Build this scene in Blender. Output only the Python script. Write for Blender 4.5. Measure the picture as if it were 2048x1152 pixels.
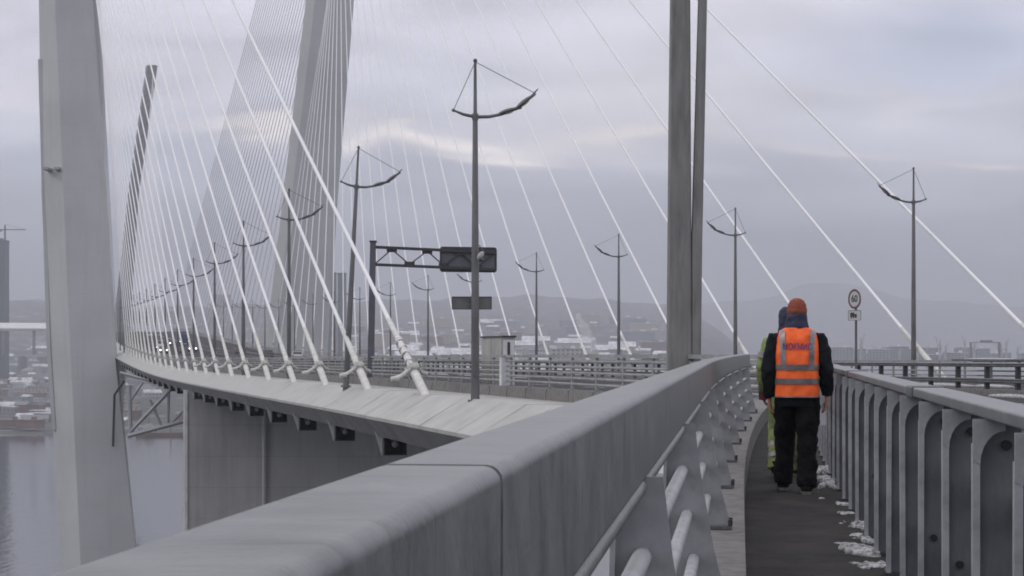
import bpy, math, random
from mathutils import Vector, Matrix
random.seed(7)
S = bpy.context.scene
for o in list(bpy.data.objects): bpy.data.objects.remove(o)
PI = math.pi
F = 3500.0; CX = 1024.0; HY = 705.0; CZ = 1.4          # measured lens (px), horizon row, camera height
# ---------------------------------------------------------------- camera
cam = bpy.data.cameras.new('camera'); co = bpy.data.objects.new('camera', cam)
S.collection.objects.link(co); S.camera = co
co.location = (0, 0, CZ); co.rotation_euler = (math.radians(90), 0, 0)
cam.sensor_width = 36; cam.lens = 36*F/2048; cam.shift_y = 129/2048.0
cam.clip_start = 0.05; cam.clip_end = 60000
cam.dof.use_dof = True; cam.dof.focus_distance = 20; cam.dof.aperture_fstop = 40
# ---------------------------------------------------------------- sky
SUN_EL, SUN_AZ = math.radians(36), math.radians(-95)      # azimuth from +Y, clockwise
w = bpy.data.worlds.new('World'); S.world = w; w.use_nodes = True
nt = w.node_tree; N = nt.nodes; L = nt.links; N.clear()
def nd(t, **k):
    n = N.new(t)
    for a, v in k.items(): setattr(n, a, v)
    return n
def mth(op, a, b=None, c=None, tree=None):
    n = (tree or nt).nodes.new('ShaderNodeMath'); n.operation = op
    for i, v in enumerate((a, b, c)):
        if v is None: continue
        if isinstance(v, (int, float)): n.inputs[i].default_value = v
        else: (tree or nt).links.new(v, n.inputs[i])
    return n.outputs[0]
tc = nd('ShaderNodeTexCoord'); sep = nd('ShaderNodeSeparateXYZ'); L.new(tc.outputs['Generated'], sep.inputs[0])
yy = mth('MAXIMUM', mth('ABSOLUTE', sep.outputs[1]), 0.15)
az = mth('DIVIDE', sep.outputs[0], yy); el = mth('DIVIDE', sep.outputs[2], yy)
comb = nd('ShaderNodeCombineXYZ'); L.new(mth('MULTIPLY', az, 6.0), comb.inputs[0]); L.new(mth('MULTIPLY', el, 26.0), comb.inputs[1])
ns = nd('ShaderNodeTexNoise'); ns.inputs['Scale'].default_value = 1.0; ns.inputs['Detail'].default_value = 3.5; ns.inputs['Roughness'].default_value = 0.42
ns.inputs['Distortion'].default_value = 0.5; L.new(comb.outputs[0], ns.inputs['Vector'])
nz = mth('SUBTRACT', ns.outputs['Fac'], 0.5)
el2 = mth('ADD', el, mth('MULTIPLY', nz, 0.07)); az2 = mth('ADD', az, mth('MULTIPLY', nz, 0.10))
ramp = nd('ShaderNodeValToRGB'); L.new(mth('MULTIPLY', el2, 2.0), ramp.inputs[0])
cr = ramp.color_ramp; cr.elements[0].position = 0.0; cr.elements[0].color = (.29, .31, .375, 1)
cr.elements[1].position = 1.0; cr.elements[1].color = (1.02, 1.0, 1.06, 1)
for p, c in ((.06, (.33, .35, .42)), (.12, (.43, .44, .525)), (.18, (.55, .56, .66)), (.24, (.67, .665, .77)), (.32, (.77, .755, .86)), (.44, (.82, .805, .92))):
    e = cr.elements.new(p); e.color = (*c, 1)
col = ramp.outputs[0]
def blob(px, py, wx, wy, rgb, s):
    """one patch of the cloud layer, as a direction in the sky"""
    global col
    a0, e0 = (px-CX)/F, (HY-py)/F
    u = mth('DIVIDE', mth('SUBTRACT', az2, a0), wx/F); v = mth('DIVIDE', mth('SUBTRACT', el2, e0), wy/F)
    d = mth('ADD', mth('MULTIPLY', u, u), mth('MULTIPLY', v, v))
    f = mth('MULTIPLY', mth('EXPONENT', mth('MULTIPLY', d, -1.0)), s)
    m = nd('ShaderNodeMix', data_type='RGBA'); L.new(f, m.inputs[0]); L.new(col, m.inputs[6]); m.inputs[7].default_value = (*rgb, 1)
    col = m.outputs[2]
W1 = (1.3, 1.2, 1.15)
blob(1900, 90, 330, 90, (.54, .60, .77), .9)
blob(820, 170, 260, 45, (.62, .65, .78), .6)
blob(780, 340, 520, 45, (.52, .54, .66), .55)
blob(150, 300, 260, 60, (.48, .53, .66), .6)
blob(1250, 210, 330, 90, (.90, .88, .94), .8)
blob(1450, 30, 300, 70, (.90, .86, .95), .6)
blob(800, 278, 130, 16, W1, .9)
blob(930, 292, 160, 15, W1, .95)
blob(1040, 312, 70, 12, W1, .9)
blob(980, 318, 130, 11, W1, .6)
blob(540, 245, 120, 18, W1, .85)
blob(1250, 275, 130, 15, (1.1, 1.0, .96), .8)
blob(1650, 292, 230, 16, (.86, .83, .84), .6)
blob(2010, 315, 110, 12, (.98, .90, .88), .7)
blob(1850, 195, 220, 14, (.84, .80, .87), .5)
blob(130, 160, 330, 15, (.84, .79, .85), .6)
blob(1950, 400, 140, 16, (.62, .60, .66), .5)
gain = nd('ShaderNodeMix', data_type='RGBA', blend_type='MULTIPLY'); gain.inputs[0].default_value = 1
L.new(col, gain.inputs[6])
g = mth('ADD', 1.0, mth('MULTIPLY', nz, 0.85)); cg = nd('ShaderNodeCombineXYZ')
for i in range(3): L.new(g, cg.inputs[i])
L.new(cg.outputs[0], gain.inputs[7])
bgc = nd('ShaderNodeBackground'); L.new(gain.outputs[2], bgc.inputs[0]); bgc.inputs[1].default_value = 1.20
sky = nd('ShaderNodeTexSky', sky_type='NISHITA'); sky.sun_disc = False; sky.sun_elevation = SUN_EL; sky.sun_rotation = SUN_AZ
bgs = nd('ShaderNodeBackground'); L.new(sky.outputs[0], bgs.inputs[0]); bgs.inputs[1].default_value = 0.06
mx = nd('ShaderNodeMixShader'); mx.inputs[0].default_value = 0.9
L.new(bgs.outputs[0], mx.inputs[1]); L.new(bgc.outputs[0], mx.inputs[2])
wo = nd('ShaderNodeOutputWorld'); L.new(mx.outputs[0], wo.inputs['Surface'])
# ---------------------------------------------------------------- sun (behind cloud)
sl = bpy.data.lights.new('sun', 'SUN'); so = bpy.data.objects.new('sun', sl); S.collection.objects.link(so)
sl.energy = 0.6; sl.angle = math.radians(14); sl.color = (1, .96, .9)
so.rotation_euler = Vector((math.sin(SUN_AZ)*math.cos(SUN_EL), math.cos(SUN_AZ)*math.cos(SUN_EL), math.sin(SUN_EL))).to_track_quat('Z', 'Y').to_euler()
S.view_settings.view_transform = 'Standard'; S.view_settings.look = 'None'; S.view_settings.gamma = 1.0
S.view_settings.exposure = 0.02
S.cycles.volume_bounces = 1
S.cycles.filter_width = 1.8
HAZE = 0.00025
# ---------------------------------------------------------------- helpers
def mat(name, col, rough=.6, metal=0., var=.0, scale=3., col2=None, bump=0., bscale=20., stretch=None, emit=0., spec=None, thr=(.4, .6)):
    m = bpy.data.materials.new(name); m.use_nodes = True
    t = m.node_tree; b = t.nodes['Principled BSDF']
    b.inputs['Roughness'].default_value = rough; b.inputs['Metallic'].default_value = metal
    b.inputs['Base Color'].default_value = (*col, 1)
    if spec is not None: b.inputs['Specular IOR Level'].default_value = spec
    tcn = t.nodes.new('ShaderNodeTexCoord'); mp = t.nodes.new('ShaderNodeMapping'); t.links.new(tcn.outputs['Object'], mp.inputs[0])
    if stretch: mp.inputs['Scale'].default_value = stretch
    if col2 or var:
        n1 = t.nodes.new('ShaderNodeTexNoise'); n1.inputs['Scale'].default_value = scale; n1.inputs['Detail'].default_value = 6
        n1.inputs['Roughness'].default_value = .62
        t.links.new(mp.outputs[0], n1.inputs['Vector'])
        r = t.nodes.new('ShaderNodeValToRGB'); r.color_ramp.elements[0].position = thr[0]; r.color_ramp.elements[1].position = thr[1]
        c2 = col2 or tuple(max(0, c*(1-var)) for c in col)
        c1 = col if col2 else tuple(min(1, c*(1+var)) for c in col)
        r.color_ramp.elements[0].color = (*c2, 1); r.color_ramp.elements[1].color = (*c1, 1)
        t.links.new(n1.outputs['Fac'], r.inputs[0]); t.links.new(r.outputs[0], b.inputs['Base Color'])
        mr = t.nodes.new('ShaderNodeMapRange'); mr.inputs[3].default_value = max(0.05, rough-.1); mr.inputs[4].default_value = min(1, rough+.12)
        t.links.new(n1.outputs['Fac'], mr.inputs[0]); t.links.new(mr.outputs[0], b.inputs['Roughness'])
    if bump:
        n2 = t.nodes.new('ShaderNodeTexNoise'); n2.inputs['Scale'].default_value = bscale; n2.inputs['Detail'].default_value = 4
        t.links.new(mp.outputs[0], n2.inputs['Vector'])
        bp = t.nodes.new('ShaderNodeBump'); bp.inputs['Strength'].default_value = bump; bp.inputs['Distance'].default_value = .02
        t.links.new(n2.outputs['Fac'], bp.inputs['Height']); t.links.new(bp.outputs[0], b.inputs['Normal'])
    if emit:
        b.inputs['Emission Color'].default_value = (*col, 1); b.inputs['Emission Strength'].default_value = emit
    return m
def overlay(m, scale, stretch, lo, hi, dark, joint=None, jw=.02, jd=.85, axis=2):
    """stains with a shape of their own, and casting joints, multiplied over a material's colour"""
    t = m.node_tree; b = t.nodes['Principled BSDF']; inp = b.inputs['Base Color']
    src = inp.links[0].from_socket if inp.links else None
    tcn = t.nodes.new('ShaderNodeTexCoord'); mp = t.nodes.new('ShaderNodeMapping'); mp.inputs['Scale'].default_value = stretch; t.links.new(tcn.outputs['Object'], mp.inputs[0])
    n = t.nodes.new('ShaderNodeTexNoise'); n.inputs['Scale'].default_value = scale; n.inputs['Detail'].default_value = 8; n.inputs['Roughness'].default_value = .7; t.links.new(mp.outputs[0], n.inputs['Vector'])
    r = t.nodes.new('ShaderNodeMapRange'); r.inputs[1].default_value = lo; r.inputs[2].default_value = hi; r.inputs[3].default_value = 1; r.inputs[4].default_value = dark; t.links.new(n.outputs['Fac'], r.inputs[0])
    v = r.outputs[0]
    if joint:
        sp = t.nodes.new('ShaderNodeSeparateXYZ'); t.links.new(tcn.outputs['Object'], sp.inputs[0])
        f = mth('FRACT', mth('DIVIDE', sp.outputs[axis], joint, tree=t), tree=t); g = mth('LESS_THAN', f, jw/joint, tree=t)
        v = mth('MULTIPLY', v, mth('SUBTRACT', 1.0, mth('MULTIPLY', g, 1-jd, tree=t), tree=t), tree=t)
    mx_ = t.nodes.new('ShaderNodeMix'); mx_.data_type = 'RGBA'; mx_.blend_type = 'MULTIPLY'; mx_.inputs[0].default_value = 1
    if src: t.links.new(src, mx_.inputs[6])
    else: mx_.inputs[6].default_value = inp.default_value[:]
    cc = t.nodes.new('ShaderNodeCombineXYZ')
    for i in range(3): t.links.new(v, cc.inputs[i])
    t.links.new(cc.outputs[0], mx_.inputs[7]); t.links.new(mx_.outputs[2], inp)
M = dict(
 galv=mat('galvanised_rail', (.232, .240, .245), .42, .35, scale=3.0, col2=(.125, .131, .136), bump=.10, bscale=30, stretch=(2.6, 3.2, 1.8), thr=(.25, .75)),
 galvd=mat('galvanised_post', (.15, .157, .168), .6, .2, scale=5, col2=(.095, .10, .11), stretch=(1, 1, .3)),
 galvl=mat('galvanised_edge', (.36, .365, .385), .55, .2, var=.12, scale=9), galvm=mat('galvanised_plate', (.32, .325, .34), .6, .15, scale=6, col2=(.25, .255, .27)), railg=mat('bridge_rail_zinc', (.27, .275, .28), .6, .15, var=.15, scale=2),
 white=mat('white_paint', (.62, .62, .62), .55, 0, scale=.9, col2=(.50, .50, .49), stretch=(1, 1, 1)),
 fairing=mat('fairing_paint', (.42, .42, .405), .5, 0, scale=1.1, col2=(.31, .31, .295), bump=.05, bscale=3, thr=(.3, .7)),
 cable=mat('cable_sheath', (.68, .68, .70), .4, 0, var=.04, scale=.2),
 cableb=mat('anchor_pipe_paint', (.60, .60, .58), .5, 0, scale=3, col2=(.50, .49, .46)),
 clamp=mat('cast_clamp', (.42, .42, .40), .6, .1, scale=9, col2=(.27, .265, .25)),
 dark=mat('dark_steel', (.045, .045, .05), .5, .3, var=.2, scale=8),
 black=mat('black_rubber', (.012, .012, .013), .6),
 lamp=mat('lamp_post_steel', (.14, .14, .145), .5, .4, var=.2, scale=2, stretch=(1, 1, .3)),
 mast=mat('weathered_mast_steel', (.25, .245, .235), .6, .15, scale=1.6, col2=(.145, .143, .143), stretch=(2.2, 2.2, .35), thr=(.3, .7)),
 conc=mat('pylon_concrete', (.49, .50, .505), .8, 0, scale=.06, col2=(.44, .45, .455), bump=.1, bscale=2),
 pier=mat('pier_concrete', (.44, .435, .42), .85, 0, scale=.12, col2=(.37, .367, .36)),
 curb=mat('curb_concrete', (.20, .195, .187), .9, 0, scale=9, col2=(.145, .141, .136), bump=.3, bscale=40),
 soffit=mat('soffit_steel', (.20, .20, .205), .6, .1, var=.15, scale=.6),
 asphalt=mat('asphalt', (.05, .05, .052), .95, 0, spec=.2, scale=1.4, col2=(.038, .037, .039), bump=.4, bscale=60),
 walk=mat('walkway_asphalt', (.052, .048, .045), .8, 0, spec=.25, scale=1.7, col2=(.021, .020, .0205), bump=.8, bscale=70, thr=(.35, .65)),
 snow=mat('snow', (.52, .53, .55), .7, 0, scale=18, col2=(.13, .125, .12), bump=.5, bscale=15),
 slush=mat('slush_film', (.24, .235, .23), .5, 0, scale=26, col2=(.034, .032, .031), thr=(.50, .64), bump=.4, bscale=60),
 orange=mat('orange_fabric', (1.0, .17, .028), .7, 0, scale=7, col2=(.86, .105, .016), bump=.4, bscale=9),
 refl=mat('reflective_tape', (.20, .18, .185), .35, .3, var=.2, scale=8),
 navy=mat('navy_fabric', (.013, .017, .019), .9, 0, spec=.15, scale=12, col2=(.006, .008, .012), bump=.5, bscale=18),
 blackf=mat('black_trousers', (.012, .012, .015), .95, 0, spec=.15, scale=10, col2=(.006, .006, .008), bump=.5, bscale=14),
 scarf=mat('blue_hood', (.030, .034, .065), .9, 0, var=.3, scale=14, bump=.4, bscale=25),
 knit=mat('rust_knit', (.32, .085, .045), .95, 0, scale=60, col2=(.21, .055, .032), bump=.8, bscale=120),
 lime=mat('lime_fabric', (.23, .29, .10), .8, 0, scale=8, col2=(.11, .14, .055), bump=.5, bscale=12),
 skin=mat('skin', (.42, .20, .15), .6), glove=mat('maroon_glove', (.10, .022, .028), .8, var=.3, scale=20),
 letter=mat('violet_print', (.09, .035, .17), .7),
 sole=mat('boot_sole', (.14, .13, .125), .8, var=.3, scale=20),
 signback=mat('sign_back', (.105, .105, .125), .5, .3, var=.12, scale=1.5),
 signgreen=mat('plate_back', (.13, .14, .135), .5, .2, var=.12, scale=3),
 signw=mat('sign_white', (.45, .45, .46), .6), signr=mat('sign_red', (.12, .05, .06), .6), signk=mat('sign_black', (.02, .02, .02), .5),
 cab=mat('cabinet_paint', (.37, .365, .34), .6, 0, scale=2, col2=(.31, .305, .285)), cabl=mat('cabinet_light', (.60, .60, .62), .6, var=.06, scale=3),
 glass=mat('dark_glass', (.02, .025, .03), .1, 0), tyre=mat('tyre', (.015, .015, .015), .8),
 head=mat('headlight_glow', (1, .97, .88), .4, emit=9.), tail=mat('tail_lamp', (.35, .02, .02), .4),
 lens=mat('lamp_lens', (.35, .36, .38), .25),
 roofsnow=mat('snowy_roof', (.72, .73, .76), .8, 0, scale=.08, col2=(.42, .42, .44)),
 rust=mat('rusty_paint', (.19, .11, .085), .8, 0, scale=.15, col2=(.12, .09, .08)), 
)
overlay(M['conc'], .5, (1, 1, .06), .52, .75, .88, 4.5, .10, .92)
overlay(M['pier'], .6, (1, 1, .08), .48, .72, .72, 3.0, .08, .85)
overlay(M['galv'], 2.0, (1.6, 13, 3), .57, .66, .70)
overlay(M['galv'], 5, (1, 1, 1), .52, .70, .82)
overlay(M['galv'], 40, (1, 1, 1), .66, .72, .6)
overlay(M['galvd'], 5, (1, 1, .25), .55, .75, .70)
overlay(M['galvm'], 8, (1, 1, .4), .58, .72, .65)
overlay(M['mast'], 2.2, (2, 2, .22), .48, .68, .62)
overlay(M['fairing'], .8, (1, 1, 1), .55, .75, .80)
overlay(M['cableb'], 5, (1, 1, 1), .55, .75, .65)
overlay(M['curb'], 3, (1, 1, 1), .5, .7, .65)
overlay(M['walk'], 2.5, (1, 1, 1), .5, .68, .55)
overlay(M['walk'], 60, (1, 1, 1), .58, .66, 1.9)
overlay(M['soffit'], .8, (1, 1, .5), .5, .7, .75)
overlay(M['cab'], 3, (1, 1, .3), .55, .7, .7)
def wallmat(name, col, win=(.06, .07, .09), sx=4., sz=3.):
    """facade: window openings as a brick pattern on object coordinates"""
    m = mat(name, col, .85); t = m.node_tree; b = t.nodes['Principled BSDF']
    tcn = t.nodes.new('ShaderNodeTexCoord'); sp = t.nodes.new('ShaderNodeSeparateXYZ'); t.links.new(tcn.outputs['Object'], sp.inputs[0])
    def fr(v, s, lo, hi):
        f = mth('FRACT', mth('DIVIDE', v, s, tree=t), tree=t)
        return mth('MULTIPLY', mth('GREATER_THAN', f, lo, tree=t), mth('LESS_THAN', f, hi, tree=t), tree=t)
    a = mth('MULTIPLY', fr(mth('ADD', sp.outputs[0], sp.outputs[1], tree=t), sx, .3, .7, ), fr(sp.outputs[2], sz, .35, .8), tree=t)
    mxn = t.nodes.new('ShaderNodeMix'); mxn.data_type = 'RGBA'; t.links.new(a, mxn.inputs[0]); mxn.inputs[6].default_value = (*col, 1); mxn.inputs[7].default_value = (*win, 1)
    t.links.new(mxn.outputs[2], b.inputs['Base Color'])
    return m
WALLS = [wallmat('pale_wall', (.42, .40, .38)), wallmat('brick_wall', (.22, .13, .11)), wallmat('grey_wall', (.24, .25, .27)), wallmat('cream_wall', (.40, .35, .27))]
WDARK = wallmat('dark_tower_wall', (.07, .08, .10), (.03, .035, .05))

def remesh(o, v, sm=4):
    m = o.modifiers.new('remesh', 'REMESH'); m.mode = 'VOXEL'; m.voxel_size = v; m.use_smooth_shade = True
    s_ = o.modifiers.new('smooth', 'SMOOTH'); s_.iterations = sm; s_.factor = .5
    return o
FOLD = []
def fold(o):
    if not FOLD: tx = bpy.data.textures.new('vest_folds', 'CLOUDS'); tx.noise_scale = .11; tx.noise_depth = 1; FOLD.append(tx)
    d = o.modifiers.new('folds', 'DISPLACE'); d.texture = FOLD[0]; d.strength = .03; d.mid_level = .5; d.texture_coords = 'LOCAL'; d.direction = 'Y'
def wrinkle(o, st, sc, seed=0):
    tx = bpy.data.textures.new('folds', 'CLOUDS'); tx.noise_scale = sc; tx.noise_depth = 2
    d = o.modifiers.new('folds', 'DISPLACE'); d.texture = tx; d.strength = st; d.mid_level = .5; d.texture_coords = 'LOCAL'
class MB:
    def __init__(s): s.v = []; s.f = []
    def add(s, vs, fs):
        o = len(s.v); s.v += [Vector(v) for v in vs]; s.f += [tuple(i+o for i in f) for f in fs]; return s
    def box(s, c, d, rot=None):
        c = Vector(c); h = Vector(d)/2; vs = []
        for z in (-1, 1):
            for x, y in ((-1, -1), (1, -1), (1, 1), (-1, 1)):
                p = Vector((x*h.x, y*h.y, z*h.z))
                if rot is not None: p = rot @ p
                vs.append(c+p)
        return s.add(vs, [(0, 3, 2, 1), (4, 5, 6, 7), (0, 1, 5, 4), (1, 2, 6, 5), (2, 3, 7, 6), (3, 0, 4, 7)])
    def hexa(s, a, b):                       # a: 4 bottom corners, b: 4 top corners
        return s.add(list(a)+list(b), [(0, 3, 2, 1), (4, 5, 6, 7), (0, 1, 5, 4), (1, 2, 6, 5), (2, 3, 7, 6), (3, 0, 4, 7)])
    def tube(s, pts, rad, n=10, caps=True):
        pts = [Vector(p) for p in pts]; k = len(pts)
        if not isinstance(rad, (list, tuple)): rad = [rad]*k
        up = None; rings = []
        for i, p in enumerate(pts):
            d = (pts[min(i+1, k-1)]-pts[max(i-1, 0)]).normalized()
            if up is None:
                up = Vector((0, 0, 1)) if abs(d.z) < .9 else Vector((0, 1, 0))
            a = d.cross(up).normalized(); up = a.cross(d).normalized()
            rings.append([p + a*math.cos(2*PI*j/n)*rad[i] + up*math.sin(2*PI*j/n)*rad[i] for j in range(n)])
        return s.rings(rings, caps)
    def rings(s, rings, caps=True):
        n = len(rings[0]); vs = [v for r in rings for v in r]; fs = []
        for i in range(len(rings)-1):
            for j in range(n):
                fs.append((i*n+j, i*n+(j+1) % n, (i+1)*n+(j+1) % n, (i+1)*n+j))
        if caps:
            fs.append(tuple(range(n))[::-1]); fs.append(tuple((len(rings)-1)*n+j for j in range(n)))
        return s.add(vs, fs)
    def sweep(s, prof, frames, caps=True):   # prof: [(a,b)], frames: [(origin, A, B)]
        return s.rings([[o+A*a+B*b for a, b in prof] for o, A, B in frames], caps)
    def ell(s, c, r, n=12, m=8, rot=None):
        c = Vector(c); rings = []
        for i in range(m+1):
            t = PI*i/m; t = min(max(t, .02), PI-.02)
            ring = []
            for j in range(n):
                p = Vector((r[0]*math.sin(t)*math.cos(2*PI*j/n), r[1]*math.sin(t)*math.sin(2*PI*j/n), -r[2]*math.cos(t)))
                ring.append(c+(rot @ p if rot is not None else p))
            rings.append(ring)
        return s.rings(rings)
    def build(s, name, m, parent=None, smooth=False, loc=None):
        me = bpy.data.meshes.new(name); me.from_pydata([tuple(v) for v in s.v], [], s.f); me.validate(); me.update()
        import bmesh
        bm = bmesh.new(); bm.from_mesh(me); bmesh.ops.recalc_face_normals(bm, faces=bm.faces); bm.to_mesh(me); bm.free()
        me.materials.append(m)
        if smooth:
            me.shade_smooth()
            if smooth != 'all':
                me.set_sharp_from_angle(angle=math.radians(40))
        o = bpy.data.objects.new(name, me); S.collection.objects.link(o)
        if parent: o.parent = parent
        if loc is not None: o.location = loc
        return o
def tag(o, label=None, cat=None, group=None, kind=None):
    if label: o['label'] = label
    if cat: o['category'] = cat
    if group: o['group'] = group
    if kind: o['kind'] = kind
    return o
def thing(name, label, cat, loc=(0, 0, 0), rz=0, group=None):
    o = bpy.data.objects.new(name, None); S.collection.objects.link(o); o.location = loc; o.rotation_euler = (0, 0, rz)
    o.empty_display_size = .3
    return tag(o, label, cat, group)
def copy_tree(o, parent=None):
    c = o.copy(); S.collection.objects.link(c)
    if parent: c.parent = parent
    for ch in list(o.children): copy_tree(ch, c)
    return c
def lerp_tab(tab, x):
    if x <= tab[0][0]: return tab[0][1]
    for (a, b), (c, d) in zip(tab, tab[1:]):
        if x <= c: return b+(d-b)*(x-a)/(c-a)
    return tab[-1][1]
def smooth_tab(tab, x, r):
    return sum(lerp_tab(tab, x+r*k/3) for k in range(-3, 4))/7
def W(px, py, Y): return Vector(((px-CX)*Y/F, Y, CZ+(HY-py)*Y/F))
ORD = 'first second third fourth fifth sixth seventh eighth ninth tenth eleventh twelfth thirteenth fourteenth fifteenth sixteenth seventeenth eighteenth nineteenth twentieth'.split()
def ordn(i):                                  # 0-based
    if i < 20: return ORD[i]
    if i < 29: return 'twenty-'+ORD[i-20]
    return 'thirtieth' if i == 29 else 'thirty-'+ORD[i-30]
# ---------------------------------------------------------------- bridge axis
TH = math.radians(14.48); CT, ST = math.cos(TH), math.sin(TH)
RX = Vector((CT, ST, 0)); RY = Vector((-ST, CT, 0)); UP = Vector((0, 0, 1))     # across / along the bridge
ZT = [(0, -1.46), (64, -1.46), (88, -1.60), (134, -1.80), (190, -1.98), (235, -1.85), (280, -1.45), (340, -.65), (391, .15), (434, 1.5), (550, 4.8), (650, 7.6), (740, 8.8), (840, 7.6), (930, 4.8), (1040, 1.), (1200, -4), (1500, -8)]
def zd(Y): return CZ+smooth_tab(ZT, Y, 22)
def P(q, Y, dz=0.): return Vector(((q-Y*ST)/CT, Y, zd(Y)+dz))
def ys(a, b):                                   # depth samples
    r = []; y = a
    while y < b: r.append(y); y += 6 if y < 420 else 15
    r.append(b); return r
# near walkway lines (camera frame); both bend gently right to meet the main deck
def X0(Y): return .1303*Y+(.5*.0447/19*(Y-13)**2 if Y > 13 else 0)
def XB(Y): return .1374*Y+.82+(.5*.0024*(Y-16)**2 if Y > 16 else 0)
def zw(Y): return .003*Y
# ---------------------------------------------------------------- ground, water, road
def grid(name, rows, m, kind='structure'):
    mb = MB(); n = len(rows[0]); vs = [v for r in rows for v in r]
    fs = [(i*n+j, i*n+j+1, (i+1)*n+j+1, (i+1)*n+j) for i in range(len(rows)-1) for j in range(n-1)]
    mb.add(vs, fs); o = mb.build(name, m, smooth='all')
    if kind: o['kind'] = kind
    return o
WZ = CZ-64.0
wm = mat('harbour_water', (.018, .022, .028), .09, 0, spec=.25)
t = wm.node_tree; b = t.nodes['Principled BSDF']; tcn = t.nodes.new('ShaderNodeTexCoord'); mp = t.nodes.new('ShaderNodeMapping'); mp.inputs['Scale'].default_value = (.10, .035, .1)
t.links.new(tcn.outputs['Object'], mp.inputs[0]); n2 = t.nodes.new('ShaderNodeTexNoise'); n2.inputs['Scale'].default_value = 3; n2.inputs['Detail'].default_value = 6
t.links.new(mp.outputs[0], n2.inputs['Vector']); bp = t.nodes.new('ShaderNodeBump'); bp.inputs['Strength'].default_value = .13; bp.inputs['Distance'].default_value = 1.0
t.links.new(n2.outputs['Fac'], bp.inputs['Height']); t.links.new(bp.outputs[0], b.inputs['Normal'])
wv = MB().add([(-9000, -600, WZ), (9000, -600, WZ), (9000, 14000, WZ), (-9000, 14000, WZ)], [(0, 1, 2, 3)]).build('water', wm); wv['kind'] = 'structure'

RIDGE = [(-900, 650), (-200, 612), (60, 600), (120, 608), (300, 616), (450, 612), (600, 606), (700, 602), (850, 596), (1000, 590), (1180, 594), (1340, 606), (1450, 640), (1560, 690), (2048, 700), (3000, 700)]
PEAK = [(-900, 700), (1150, 640), (1340, 604), (1480, 602), (1540, 594), (1590, 572), (1640, 560), (1690, 563), (1740, 572), (1790, 590), (1850, 600), (1950, 604), (2048, 612), (2300, 650), (3000, 690)]
def hills(px, Y):
    rdg = CZ+(HY-smooth_tab(RIDGE, px, 25))*5500/F; pk = CZ+(HY-smooth_tab(PEAK, px, 20))*9000/F
    mid = smooth_tab([(0, 0), (600, 0), (720, 1), (1340, 1), (1560, .0), (3000, 0)], px, 40)
    prof = [(1380, -1), (1420, 3), (3000, 42-42*0), (4300, 62+.55*(rdg+62)), (5500, rdg+62), (6300, (rdg+62)*.7), (7000, .4*(pk+62)), (9000, pk+62), (12000, 30)]
    prm = [(1050, -1), (1100, 4), (1500, 24), (2500, 66), (3200, 104), (4000, 140), (5500, rdg+62), (6300, (rdg+62)*.7), (7000, .4*(pk+62)), (9000, pk+62), (12000, 30)]
    prr = [(1750, -1), (1800, 3), (5200, 6), (6500, 8), (9000, pk+62), (12000, 30)]
    rt = smooth_tab([(0, 0), (1400, 0), (1560, 1), (3000, 1)], px, 40)
    h = (1-mid-rt)*smooth_tab(prof, Y, 90)+mid*smooth_tab(prm, Y, 60)+rt*smooth_tab(prr, Y, 90)
    n = math.sin(px*.031+Y*.0017)*math.cos(px*.013-Y*.0031)+.5*math.sin(px*.083+Y*.0049)
    return WZ+h+n*min(6, max(0, (Y-1500)*.004))
hm = mat('winter_hillside', (.065, .062, .062), .95, 0, scale=.012, col2=(.05, .05, .052), thr=(.35, .65))
t = hm.node_tree; b = t.nodes['Principled BSDF']; src = b.inputs['Base Color'].links[0].from_socket
nn = t.nodes.new('ShaderNodeTexNoise'); nn.inputs['Scale'].default_value = .03; nn.inputs['Detail'].default_value = 5
tcn = t.nodes.new('ShaderNodeTexCoord'); t.links.new(tcn.outputs['Object'], nn.inputs['Vector'])
rr = t.nodes.new('ShaderNodeValToRGB'); rr.color_ramp.elements[0].position = .55; rr.color_ramp.elements[1].position = .66; t.links.new(nn.outputs['Fac'], rr.inputs[0])
mxn = t.nodes.new('ShaderNodeMix'); mxn.data_type = 'RGBA'; t.links.new(rr.outputs[0], mxn.inputs[0]); t.links.new(src, mxn.inputs[6]); mxn.inputs[7].default_value = (.22, .22, .235, 1)
t.links.new(mxn.outputs[2], b.inputs['Base Color'])
yl = [1050, 1100, 1200, 1300, 1380, 1420, 1500, 1620, 1760, 1800, 1900, 2100, 2300, 2500, 2750, 3000, 3200, 3500, 3800, 4100, 4400, 4700, 5000, 5250, 5500, 5800, 6200, 6700, 7300, 8000, 8600, 9000, 9500, 10500, 12000]
rows = [[Vector(((px-CX)*Y/F, Y, hills(px, Y))) for px in range(-1100, 3300, 20)] for Y in yl]
grid('hills', rows, hm)

rows = []
for Y in [14, 18, 22, 26, 30, 34, 38, 42, 46]+ys(52, 1250):
    l = P(15.35, Y).x if Y > 44 else XB(Y)+.12
    if 44 < Y < 60: l = max(l, l)
    r = P(43.6, Y).x
    rows.append([Vector((l+(r-l)*k/4, Y, zd(Y)-.02)) for k in range(5)])
for Y in (6, 0): rows.insert(0, [Vector((XB(Y)+.12+(P(43.6, Y).x-XB(Y))*k/4, Y, zd(Y)-.02)) for k in range(5)])
grid('road', rows, M['asphalt'])
mk = MB()
for q in (19.5, 23.2, 26.9, 33.2, 36.8, 40.4):
    Y = 50
    while Y < 420:
        solid = q in (19.5, 40.4)
        a, b2 = Y, Y+(6 if solid else 3)
        mk.add([P(q-.08, a, -.012), P(q+.08, a, -.012), P(q+.08, b2, -.012), P(q-.08, b2, -.012)], [(0, 1, 2, 3)])
        Y += 6 if solid else 9
mk.build('road_marking', M['signw'])['kind'] = 'structure'
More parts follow.
